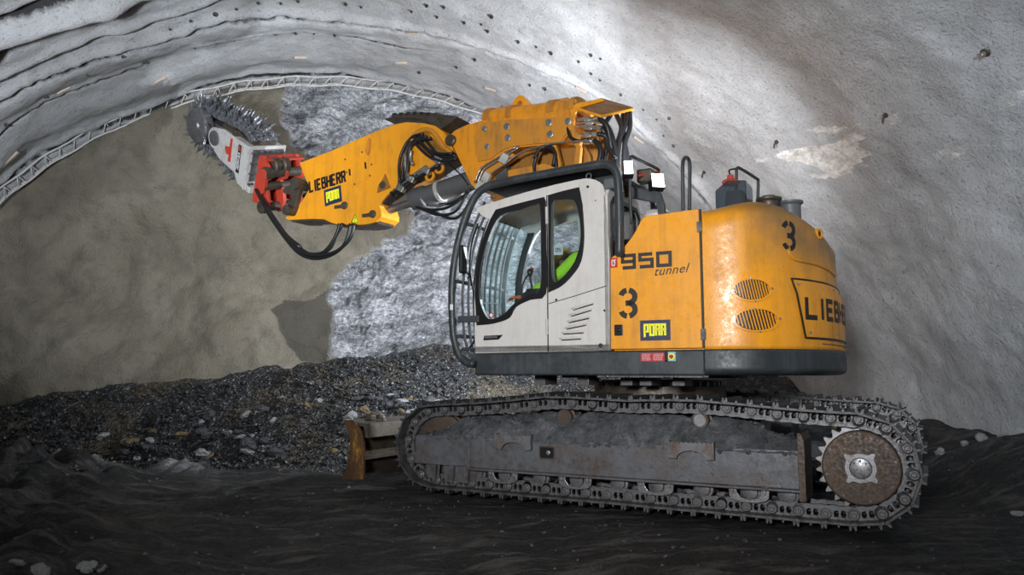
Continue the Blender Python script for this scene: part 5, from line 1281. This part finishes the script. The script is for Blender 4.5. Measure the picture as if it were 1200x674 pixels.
# box pocket, inspection cover, small web, pins on the arm
mb = MB(); pk = bz([(436, 220), (452, 204), (458, 220), (443, 226)]); mb.prism(pk, BN - .012, BN + .001); mb.build('lamp_pocket', YDARK, AM)
mb = MB(); pk2 = bz([(436, 220), (452, 204), (450, 210), (444, 219), (443, 226)]); mb.prism(pk2, BN - .03, BN); mb.build('pocket_lip', YEL, AM, bevel=.004)
c = at(449, 217, BN); MB().lathe((c.x, BN - .03, c.z), (0, 1, 0), [(0, .03), (.005, .05), (.02, .05)], 14).build('pocket_bolt', BROWN, AM)
cv2 = crom2(bz([(404, 187), (410, 181), (424, 177), (431, 180), (437, 192), (437, 203), (430, 210), (415, 217), (411, 216), (406, 200)]), 4); MB().prism(cv2, BN - .008, BN + .001).build('inspection_cover', YEL, AM, bevel=.003)
for px, py in ((405, 187), (425, 178.5), (436, 193), (434, 206), (416, 216), (407, 202)): c = at(px, py, BN); mb = MB(); mb.lathe((c.x, BN - .016, c.z), (0, 1, 0), [(0, .010), (.002, .013), (.01, .013)], 8); mb.build('cover_screw', BROWN, AM)
mb = MB()
for px, py in ((410, 202), (428.5, 194)): mb.prism([(a, b) for a, b in bz([(px - 1, py - 4), (px + 1, py - 3.5), (px + 1.6, py + 4), (px - .4, py + 3.8)])], BN - .011, BN - .008)
mb.build('cover_slot', BLK, AM)
MB().prism(bz([(429, 178), (433, 162), (435, 164), (434, 178), (432, 183)]), BN - .03, BN).build('stiffening_web', YELB, AM, bevel=.004)
for px, py in ((404, 241), (437, 251)):
    c = at(px, py, BN); mb = MB(); mb.lathe((c.x, BN - .03, c.z), (0, 1, 0), [(0, .03), (.004, .052), (.03, .055)], 20); mb.box((c.x - .09, BN - .02, c.z - .01), (.14, .03, .045)); mb.build('pin_keeper', BROWN, AM, smooth=True, bevel=.004)
# lettering on the arm: along the slope of the arm
def slope_fn(p0, p1, d=BN, base=0.0):
    a, b = at(*p0, d), at(*p1, d); ux, uz = b.x - a.x, b.z - a.z; l = math.hypot(ux, uz); ux, uz = ux / l, uz / l
    return (lambda u, v, off: Vector((a.x + ux * u - uz * v, d - off - base, a.z + uz * u + ux * v))), l
f, l = slope_fn((363, 226), (405.5, 213))
S, W_ = word('LIEBHERR', 0, 0, 1, 1, .2, {'I': .5}); k = l / W_; hgt = .165
S, W_ = word('LIEBHERR', 0, 0, k, hgt, .2, {'I': .5}); ribbon(mb := MB(), S, .033, f, sub=1); mb.build('maker_lettering', BLKT, AM)
f, l = slope_fn((381, 242), (401, 236)); porr(AM, f, l, .235)
f, l = slope_fn((411, 262), (421, 261.5)); mb = MB(); V_ = [f(0, 0, .001), f(l, 0, .001), f(l * .5, l * .95, .001), f(0, 0, .004), f(l, 0, .004), f(l * .5, l * .95, .004)]
mb.add(V_, [(0, 2, 1), (3, 4, 5), (0, 1, 4, 3), (1, 2, 5, 4), (2, 0, 3, 5)]); ws = mb.build('warning_triangle', YST, AM)
ribbon(mb := MB(), [[(l * .08, l * .05), (l * .92, l * .05), (l * .5, l * .86), (l * .08, l * .05)], [(l * .5, l * .62), (l * .5, l * .34)], [(l * .5, l * .24), (l * .5, l * .16)]], l * .07, lambda a, b, o: f(a, b, o + .003), sub=1); mb.build('warning_symbol', BLKT, ws)
# boom cylinder
ca, cb_ = at(484, 235, 1.45), at(566, 207, 1.45); dv = (cb_ - ca).normalized()
mb = MB(); mb.lathe(ca - dv * .0, dv, [(0, .08), (.0, .135), (.05, .15), (.2, .15), (.22, .128), ((cb_ - ca).length + .4, .128)], 28); cyl_ = mb.build('boom_cylinder', GREYCYL, EX, smooth=True, label='grey hydraulic cylinder barrel')
MB().lathe(at(446, 250, 1.45), dv, [(0, .055), ((ca - at(446, 250, 1.45)).length + .05, .055)], 20).build('cylinder_rod', BRIGHT, cyl_, smooth=True)
q = ca + dv * .42; MB().lathe(q, dv, [(0, .135), (.0, .148), (.05, .148), (.05, .13)], 24).build('cylinder_clamp', CWHITE, cyl_, smooth=True)
for k, h in enumerate([[(488, 243), (505, 246), (525, 243), (542, 232)], [(494, 245), (515, 252), (535, 247), (548, 225)], [(500, 240), (520, 240), (545, 226)], [(515, 240), (535, 236), (552, 222)], [(505, 247), (528, 256), (540, 252), (551, 236)]]):
    MB().tube([at(x, y, 1.25) for x, y in h], .019, 8, 5).build('hydraulic_hose', (RUB, RUB, CHROME, RUB, RUB)[k], cyl_, smooth=True)
MB().tube([at(527, 193, 1.3), at(540, 205, 1.3), at(548, 216, 1.3)], .010, 6, 4).build('hydraulic_hose', RUB, cyl_, smooth=True)
# links and ears at the tip of the arm
mb = MB()
for d in (BN + .02, BN + .42):
    mb.prism(crom2(bz([(336, 223), (345, 218), (352, 213), (357, 213), (358, 218), (354, 228), (350, 244), (346, 252), (342, 250), (341, 244), (346, 230), (338, 228)]), 3), d - .10, d - .02)
mb.build('tilt_link', BROWN, AM, bevel=.012)
for px, py, r in ((354, 217, .085), (344, 248, .075)):
    c = at(px, py, BN); MB().lathe((c.x, BN - .16, c.z), (0, 1, 0), [(0, .02), (.004, r * .6), (.008, r * .62), (.008, r), (.03, r), (.3, r * .8), (.55, r * .8)], 20).build('link_pin', BROWN, AM, smooth=True)
mb = MB(); mb.prism(bz([(334, 258), (331, 250), (338, 240), (347, 240), (352, 258)]), BN + .1, BN + .5); mb.build('arm_tip', BROWN, AM, bevel=.015)
# ================================================================== CUTTER ATTACHMENT
AL, RO = R(31), R(18)
e1 = Vector((-math.cos(AL), 0, math.sin(AL))); e3 = Vector((math.sin(AL), 0, math.cos(AL))); ey_ = Vector((0, -1, 0))
Mr = Matrix.Rotation(RO, 3, e1)
org = at(292, 172.6, 1.15)
best = None
for sgn in (1, -1):
    Mr = Matrix.Rotation(sgn * RO, 3, e1)
    t_ = org - (Mr @ ey_) * .6
    if best is None or t_.z > best[0]: best = (t_.z, Mr)
Mr = best[1]
L3 = Matrix((e1, Mr @ ey_, Mr @ e3)).transposed().to_4x4(); L3.translation = org
CM = MM @ L3
CU = empty('rock_cutter', M=CM); tag(CU, 'worn white chain rock cutter with steel picks, held on the tip of the yellow boom', 'rock cutter')
def cu(px, py, y=0.0):
    p = unproj(px, py, CM, 1, y); return (p.x, p.z)
def cprism(pts, y0, y1, holes=()): return MB().prism(pts, y0, y1, holes)
# side plate of the housing
hs = [cu(*p) for p in [(292, 172.6), (287, 223.6), (277.6, 215), (274, 202), (257.5, 187), (250, 175)]]
ce = cu(251.5, 162); rr = .17
hs += [(ce[0] + rr * math.cos(t), ce[1] + rr * math.sin(t)) for t in [R(-120) + R(210) * i / 12 for i in range(13)]]
hs = hs + [cu(262, 151.5)]
HOUSE = cprism(hs, -.62, 0).build('cutter_housing', CWHITE, CU, bevel=.008, label='worn white side of the housing')
MB().lathe((ce[0], .03, ce[1]), (0, -1, 0), [(0, .02), (.004, .10), (.012, .115), (.03, .12)], 26).build('bearing_cover', BRIGHT, HOUSE, smooth=True)
st_ = [cu(*p) for p in [(270.5, 162), (273, 162.5), (270, 190), (266.8, 189)]]; cprism(st_, .0, .003).build('red_stripe', RED, HOUSE)
st_ = [cu(*p) for p in [(264, 171), (270, 172), (269, 182), (265, 180)]]; cprism(st_, .0, .005).build('red_emblem', RED, HOUSE)
# vertical name strip
sa, sb, sc_ = Vector((*cu(279.5, 203.5), 0)), Vector((*cu(283.5, 171), 0)), Vector((*cu(286.8, 173), 0))
ud = (sb - sa).normalized(); L_ = (sb - sa).length; sw_ = .075; nd = Vector((ud.y, -ud.x, 0))
fS = lambda u, v, off: Vector(((sa + ud * u - nd * v + nd * sw_).x, off, (sa + ud * u - nd * v + nd * sw_).y))
mb = MB(); V_ = [fS(a, b, o_) for o_ in (.001, .004) for a, b in ((0, 0), (L_, 0), (L_, sw_), (0, sw_))]; mb.add(V_, [(3, 2, 1, 0), (4, 5, 6, 7), (0, 1, 5, 4), (1, 2, 6, 5), (2, 3, 7, 6), (3, 0, 4, 7)]); ns = mb.build('name_strip', BLK, HOUSE)
fR = lambda u, v, off: fS(L_ - u - .12, sw_ - v, off)
S, W_ = word('KEMROC', 0, 0, 1, 1, .22); kk = (L_ - .17) / W_; S, W_ = word('KEMROC', 0, sw_ * .2, kk, sw_ * .6, .22); ribbon(mb := MB(), S, .010, lambda u, v, o: fR(u, v, o + .004), sub=1); mb.build('strip_lettering', WHST, ns)
mb = MB(); V_ = [fS(a, b, o_) for o_ in (.004, .007) for a, b in ((L_ - .09, .015), (L_ - .02, .015), (L_ - .02, sw_ - .015), (L_ - .09, sw_ - .015))]; mb.add(V_, [(3, 2, 1, 0), (4, 5, 6, 7), (0, 1, 5, 4), (1, 2, 6, 5), (2, 3, 7, 6), (3, 0, 4, 7)]); mb.build('strip_emblem', RED, ns)
# bolted back plate (normal points back to the machine, -x)
hp = .70
mb = MB(); mb.box((-.02, -.31, -.33), (.04, .66, .70)); bp = mb.build('back_plate', CWHITE, CU, bevel=.008)
mb = MB(); mb.prism([(-.60, -.66), (-.60, -.03), (-.05, -.03), (-.05, -.66)], -.045, -.038, fn=lambda a, d, b: (d, a, b)); 
for i in range(4):
    for y in (-.04, -.10, -.52, -.58): mb.cyl((-.075, y, -.08 - i * .165), (-.03, y, -.08 - i * .165), .022, n=6)
for y in (-.22, -.31, -.42):
    for z in (-.06, -.62): mb.cyl((-.075, y, z), (-.03, y, z), .022, n=6)
mb.build('bolt', BRIGHT, bp)
mb = MB(); mb.box((-.06, -.29, -.66), (.10, .5, .10)); mb.build('plate_foot', CWHITE, bp, bevel=.01)
# drums with picks on both sides, chain of picks between them
dc = cu(231, 147, .02); 
def pick(mb, p, d, s=1.0):
    d = Vector(d).normalized(); mb.cyl(p, p + d * .05 * s, .030 * s, .026 * s, n=7); mb.cyl(p + d * .05 * s, p + d * .115 * s, .022 * s, .004 * s, n=7)
DR = .27
for y0, y1, nm in ((.06, -.10, 'near'), (-.52, -.68, 'far')):
    mb = MB(); mb.lathe((dc[0], y0, dc[1]), (0, -1, 0), [(0, .05), (.0, DR * .80), (.012, DR * .92), (.03, DR), (.16, DR)], 28)
    dr_ = mb.build('cutter_drum', BRIGHT, CU, smooth=True)
    for i in range(14):
        t = 2 * PI * i / 14; mb = MB(); c = Vector((dc[0] + DR * math.cos(t), y0 - .04 - .05 * (i % 2), dc[1] + DR * math.sin(t)))
        sd = .2 * (1 if nm == 'near' else -1) * (1 if i % 2 == 0 else .2)
        pick(mb, c - Vector((math.cos(t), 0, math.sin(t))) * .02, (math.cos(t + .35), sd, math.sin(t + .35)), 1.05); mb.build('pick', PICKM, dr_, smooth=True)
    if nm == 'near': MB().lathe((dc[0], y0 + .03, dc[1]), (0, -1, 0), [(0, .04), (.006, .10), (.03, .115)], 22).build('drum_hub', BRIGHT, dr_, smooth=True)
# drive arm between housing and drum
cprism([(ce[0] - .05, ce[1] + .15), (dc[0], dc[1] + .13), (dc[0], dc[1] - .13), (ce[0] - .05, ce[1] - .17)], -.14, -.48).build('chain_arm', STEEL, CU, bevel=.02)
# chain loop outline in (x,z): over the top of the housing, round the drum, back underneath
Rr_ = .31; loop = [(.12, .10), (.35, .165), (.7, .17)]
loop = [(.06, .04), (.18, .12), (.45, .155), (dc[0] - .25, dc[1] + .27)] + [(dc[0] + Rr_ * math.cos(t), dc[1] + Rr_ * math.sin(t)) for t in [R(85) - R(170) * i / 6 for i in range(7)]] + [(dc[0] - .2, dc[1] - .28), (ce[0], ce[1] - .23), (.55, -.56), (.3, -.62)]
lp_ = crom2(loop, 8, False); 
def seglen(P): return sum(math.dist(P[i], P[i + 1]) for i in range(len(P) - 1))
TL = seglen(lp_); NCL = 24
def at_len(P, s):
    for i in range(len(P) - 1):
        d = math.dist(P[i], P[i + 1])
        if s <= d: t = s / d; return Vector((P[i][0] + (P[i + 1][0] - P[i][0]) * t, 0, P[i][1] + (P[i + 1][1] - P[i][1]) * t)), Vector((P[i + 1][0] - P[i][0], 0, P[i + 1][1] - P[i][1])).normalized()
        s -= d
    return Vector((P[-1][0], 0, P[-1][1])), Vector((P[-1][0] - P[-2][0], 0, P[-1][1] - P[-2][1])).normalized()
mb = MB(); mb.tube([Vector((a, -.31, b)) for a, b in lp_], .05, 8, 0); chn = mb.build('cutter_chain', STEEL, CU, smooth=True)
cl0 = None
for i in range(NCL):
    p, t = at_len(lp_, TL * (i + .5) / NCL); nrm = Vector((-t.z, 0, t.x))
    if nrm.dot(p - Vector((dc[0] * .6, 0, dc[1] * .4 - .1))) < 0: nrm = -nrm
    mb = MB(); Mx = Matrix((t, nrm.cross(t), nrm)).transposed()
    mb.box(p + Vector((0, -.31, 0)), (TL / NCL * .86, .46, .08), Mx)
    for k, y in enumerate((-.14, -.26, -.38, -.48) if i % 2 else (-.12, -.20, -.32, -.44)):
        sx_ = t * (.03 * (1 if k % 2 else -1)); q = p + sx_ + Vector((0, y, 0)) + nrm * .03
        mb.box(q, (.07, .06, .06), Mx); pick(mb, q + nrm * .01, nrm + t * (-.55) + Vector((0, (.25 if k < 2 else -.25), 0)), 1.5)
    mb.build('chain_segment', PICKM, chn, bevel=.006)
# machinery between chain and housing top
mb = MB(); mb.box((.55, -.12, .05), (.30, .16, .07)); mb.box((.42, -.06, .04), (.06, .10, .12)); mb.cyl((.3, -.1, .05), (.75, -.1, .09), .03, n=10); mb.box((.45, -.31, -.1), (.8, .4, .3)); mb.build('chain_guide', BROWN, CU, bevel=.01)
# red mounting bracket between plate and boom tip
mb = MB(); mb.box((-.30, -.33, -.38), (.05, .70, .74)); mb.box((-.37, -.33, -.03), (.16, .70, .03)); RB = mb.build('mounting_bracket', RED, CU, bevel=.008, label='chipped red mounting bracket')
mb = MB(); mb.box((-.16, -.36, -.40), (.24, .34, .36)); mb.build('spacer_block', CWHITE, CU)
for y in (-.02, -.30, -.60):
    ear = [(-.15, -.02), (-.25, -.04), (-.42, -.14), (-.46, -.22), (-.42, -.30), (-.34, -.34), (-.44, -.46), (-.52, -.62), (-.50, -.78), (-.40, -.84), (-.30, -.80), (-.22, -.72), (-.15, -.70)]
    MB().prism([(-.33 + (a + .15) * .8, b) for a, b in crom2(ear, 2)], y - .03, y + .03).build('bracket_ear', RED, RB, bevel=.01)
for (x, z, r) in ((-.50, -.20, .095), (-.48, -.42, .085), (-.53, -.74, .09)):
    MB().lathe((x, .06, z), (0, -1, 0), [(0, .02), (.003, r * .7), (.01, r * .72), (.012, r), (.08, r), (.2, r * .75), (.7, r * .75)], 22).build('bracket_pin', BROWN, RB, smooth=True)
MB().prism([(a - .13, b) for a, b in crom2([(-.34, -.14), (-.27, -.22), (-.28, -.42), (-.34, -.52), (-.42, -.50), (-.43, -.30), (-.42, -.18)], 3)], .01, .07).build('bracket_cap', RED, RB, bevel=.012)
MB().lathe((-.44, -.1, -.12), (0, -1, 0), [(0, .09), (.02, .12), (.10, .12), (.12, .09), (.16, .09), (.18, .12), (.26, .12), (.28, .08)], 24).build('swivel_joint', BROWN, RB, smooth=True)
mb = MB()
for i in range(5): mb.cyl((-.34, -.04 - i * .14, -.08), (-.32, -.04 - i * .14, -.08), .02, n=6)
mb.build('bolt', BROWN, RB)
# hoses hanging under the boom tip
for k, h in enumerate([[(300, 222), (312, 246), (328, 270), (345, 290), (365, 299), (388, 297), (403, 288), (412, 276), (415, 262)], [(303, 228), (318, 255), (335, 280), (352, 298), (372, 303), (392, 297), (405, 284), (411, 262)], [(306, 235), (322, 262), (342, 286), (360, 297), (378, 296), (390, 283), (396, 270), (398, 262)], [(305, 230), (325, 262), (348, 288), (368, 299), (386, 292), (394, 276), (402, 262)], [(310, 240), (322, 258), (336, 277), (352, 290)]]):
    MB().tube([at(x, y, 1.18 + .03 * (k % 2)) for x, y in h], .024 if k < 4 else .034, 8, 5).build('cutter_hose', RUB, EX, smooth=True)
MB().tube([at(301, 222, 1.2), at(312, 243, 1.2), at(326, 262, 1.2)], .016, 8, 3).build('cutter_hose', CHROME, EX, smooth=True)
# ================================================================== OPERATOR (leaning forward in the cab)
OP = empty('person', M=MM @ Matrix.Translation((-2.75, .6, 2.0)))
tag(OP, 'person in green hi-vis jacket and yellow helmet bent forward inside the cab', 'person')
OO = Vector((-2.75, .6, 2.0))
def skin(name, joints, bones, mat, par, root_i=0, sub=2):
    me = bpy.data.meshes.new(name); me.from_pydata([tuple(Vector(j[0]) - OO) for j in joints], bones, []); me.update()
    o = bpy.data.objects.new(name, me); COL.objects.link(o); o.parent = par
    o.modifiers.new('skin', 'SKIN'); me.skin_vertices.new() if not me.skin_vertices else None
    for i, j in enumerate(joints): me.skin_vertices[0].data[i].radius = (j[1], j[1] if len(j) < 3 else j[2])
    me.skin_vertices[0].data[root_i].use_root = True
    s_ = o.modifiers.new('sub', 'SUBSURF'); s_.levels = sub; s_.render_levels = sub
    me.materials.append(mat)
    for p in me.polygons: p.use_smooth = True
    o.modifiers['skin'].use_smooth_shade = True
    return o
hp_ = at(662.5, 306, .6)        # helmet
sh = at(672, 288, .6)
hand = at(603, 349, .34)
H = Vector((hp_.x, .6, hp_.z))
pel = Vector((-2.66, .6, 2.08)); chest = Vector((-2.62, .6, 2.40)); nk = Vector((-2.66, .6, 2.50))
body = skin('body', [(pel, .13, .16), ((-2.62, .6, 2.24), .12, .16), (chest, .12, .17), (nk, .07), ((-2.72, .6, 2.50), .055), ((-2.8, .6, 2.46), .075), (Vector(H) + Vector((0, 0, -.02)), .085),
  ((-2.64, .40, 2.45), .065), ((-2.86, .33, 2.25), .048), (hand + Vector((.08, 0, .0)), .032), ((-2.64, .80, 2.45), .065), ((-2.84, .88, 2.24), .048), ((-3.05, .86, 2.24), .032),
  ((-2.74, .49, 2.02), .09), ((-3.14, .46, 2.05), .065), ((-3.22, .46, 1.66), .045), ((-3.34, .46, 1.60), .04), ((-2.74, .71, 2.02), .09), ((-3.14, .74, 2.05), .065), ((-3.22, .74, 1.66), .045), ((-3.34, .74, 1.60), .04)],
  [(0, 1), (1, 2), (2, 3), (3, 4), (4, 5), (5, 6), (2, 7), (7, 8), (8, 9), (2, 10), (10, 11), (11, 12), (0, 13), (13, 14), (14, 15), (15, 16), (0, 17), (17, 18), (18, 19), (19, 20)], NAVY, OP)
skin('hi_vis_jacket', [((-2.65, .6, 2.14), .15, .19), ((-2.61, .6, 2.28), .14, .19), (chest, .14, .20), ((-2.655, .6, 2.50), .09, .10), ((-2.64, .40, 2.455), .085), ((-2.75, .36, 2.35), .07), ((-2.86, .33, 2.255), .062), (hand + Vector((.17, 0, .03)), .045), ((-2.64, .80, 2.455), .085), ((-2.84, .88, 2.25), .062), ((-2.95, .87, 2.25), .05)],
  [(0, 1), (1, 2), (2, 3), (2, 4), (4, 5), (5, 6), (6, 7), (2, 8), (8, 9), (9, 10)], HIVIS, OP)
for hnd, sg in ((hand, 1), (Vector((-3.07, .86, 2.24)), -1)):
    js = [(hnd + Vector((.09, 0, 0)), .026), (hnd + Vector((.03, 0, .005)), .034, .02)]; bs_ = [(0, 1)]
    for k in range(4):
        y = (-.03 + .02 * k); l = (.06, .07, .066, .05)[k]; i0 = len(js)
        js += [(hnd + Vector((-.01, y, .004)), .010), (hnd + Vector((-.01 - l * .6, y, -.008)), .009), (hnd + Vector((-.01 - l * .8, y, -.035)), .008)]; bs_ += [(1, i0), (i0, i0 + 1), (i0 + 1, i0 + 2)]
    i0 = len(js); js += [(hnd + Vector((.03, .035 * -sg, 0)), .011), (hnd + Vector((.0, .055 * -sg, -.01)), .009)]; bs_ += [(1, i0), (i0, i0 + 1)]
    skin('hand', js, bs_, ORANGE if sg == 1 else SKIN, OP, 1, 1)
# head: face towards the front and down
HM = Matrix.Translation(H - OO) @ Matrix.Rotation(R(-35), 4, 'Y')
mb = MB(); mb.ball((0, 0, -.02), (.095, .077, .115), 20, 14); mb.ball((-.095, 0, -.035), (.022, .014, .022), 8, 6); mb.ball((-.06, 0, -.10), (.045, .05, .045), 10, 8); mb.ball((0, .078, -.03), (.02, .01, .03), 8, 6); mb.ball((0, -.078, -.03), (.02, .01, .03), 8, 6)
mb.xform(HM); mb.build('head', SKIN, OP, smooth='all')
mb = MB()
for s_ in (-1, 1): mb.ball((-.086, s_ * .03, -.012), (.010, .014, .009), 8, 6)
mb.box((-.092, 0, -.075), (.008, .045, .008)); mb.xform(HM); mb.build('eyes_and_mouth', DARKIN, OP)
mb = MB(); mb.lathe((0, 0, .015), (0, 0, 1), [(0, .125), (.008, .128), (.012, .112), (.05, .108), (.09, .082), (.112, .045), (.118, .01)], 26)
mb.prism([(-.10 - .07 * math.cos(t), .09 * math.sin(t)) for t in [R(-90) + R(180) * i / 10 for i in range(11)]], .012, .022, fn=lambda a, d, b: (a, b, d)); mb.box((0, 0, .125), (.15, .025, .012)); mb.xform(HM); mb.build('helmet', HELM, OP, smooth=True)
# ================================================================== LIGHT
w = bpy.data.worlds.new('dark_tunnel_air'); sc.world = w; w.use_nodes = True
w.node_tree.nodes['Background'].inputs[0].default_value = (.6, .65, .75, 1); w.node_tree.nodes['Background'].inputs[1].default_value = .02
def light(kind, name, loc, target, power, size=.3, col=(1, 1, 1), angle=120, blend=.5, size_y=None):
    l = bpy.data.lights.new(name, kind); l.energy = power; l.color = col
    if kind == 'AREA':
        l.size = size
        if size_y: l.shape = 'RECTANGLE'; l.size_y = size_y
    elif kind == 'SPOT': l.spot_size = R(angle); l.spot_blend = blend; l.shadow_soft_size = size
    else: l.shadow_soft_size = size
    o = bpy.data.objects.new(name, l); COL.objects.link(o); o.location = loc
    if target is not None: o.rotation_euler = (Vector(target) - Vector(loc)).to_track_quat('-Z', 'Y').to_euler()
    return o
WARM = (.97, .98, 1.0); COOL = (.86, .92, 1.0)
# unseen work lamp over the hood, inferred from the cutter's shadow on the face
light('SPOT', 'hood_lamp', (2.0, 9.7, 2.95), (-4.5, 12.6, 4.6), 1250, .10, COOL, 155, .6)
# front: unseen, set ahead of the deck to light the rock; rear: beside lit LEDs
light('SPOT', 'unseen_lamp_front', MM @ Vector((-3.8, 2.7, 2.2)), MM @ Vector((-7.0, 5.6, 1.9)), 760, .06, COOL, 120, .8)
light('SPOT', 'roof_lamp_rear', MM @ Vector((-1.75, .95, 3.2)), T(11.6, 5.4, 4.6), 800, .08, COOL, 100, 1.0)
# unseen spots added out of frame to brighten machine, left lining, right wall
light('SPOT', 'unseen_key_left', (-1.8, -2.4, 2.6), (.4, 8.5, 3.3), 4300, .5, WARM, 66, 1.0)
light('SPOT', 'added_fill_low', (-3.6, 1.5, 1.6), (-5.6, 11.6, 5.0), 4200, .3, COOL, 56, 1.0)
light('SPOT', 'added_fill_right', (3.0, 1.0, 2.4), (7.6, 6.0, 3.8), 1500, .4, (.80, .89, 1.0), 105, 1.0)
sc.view_settings.view_transform = 'Standard'; sc.view_settings.look = 'None'; sc.view_settings.gamma = 1.0
sc.view_settings.use_curve_mapping = False; sc.view_settings.exposure = 0.0
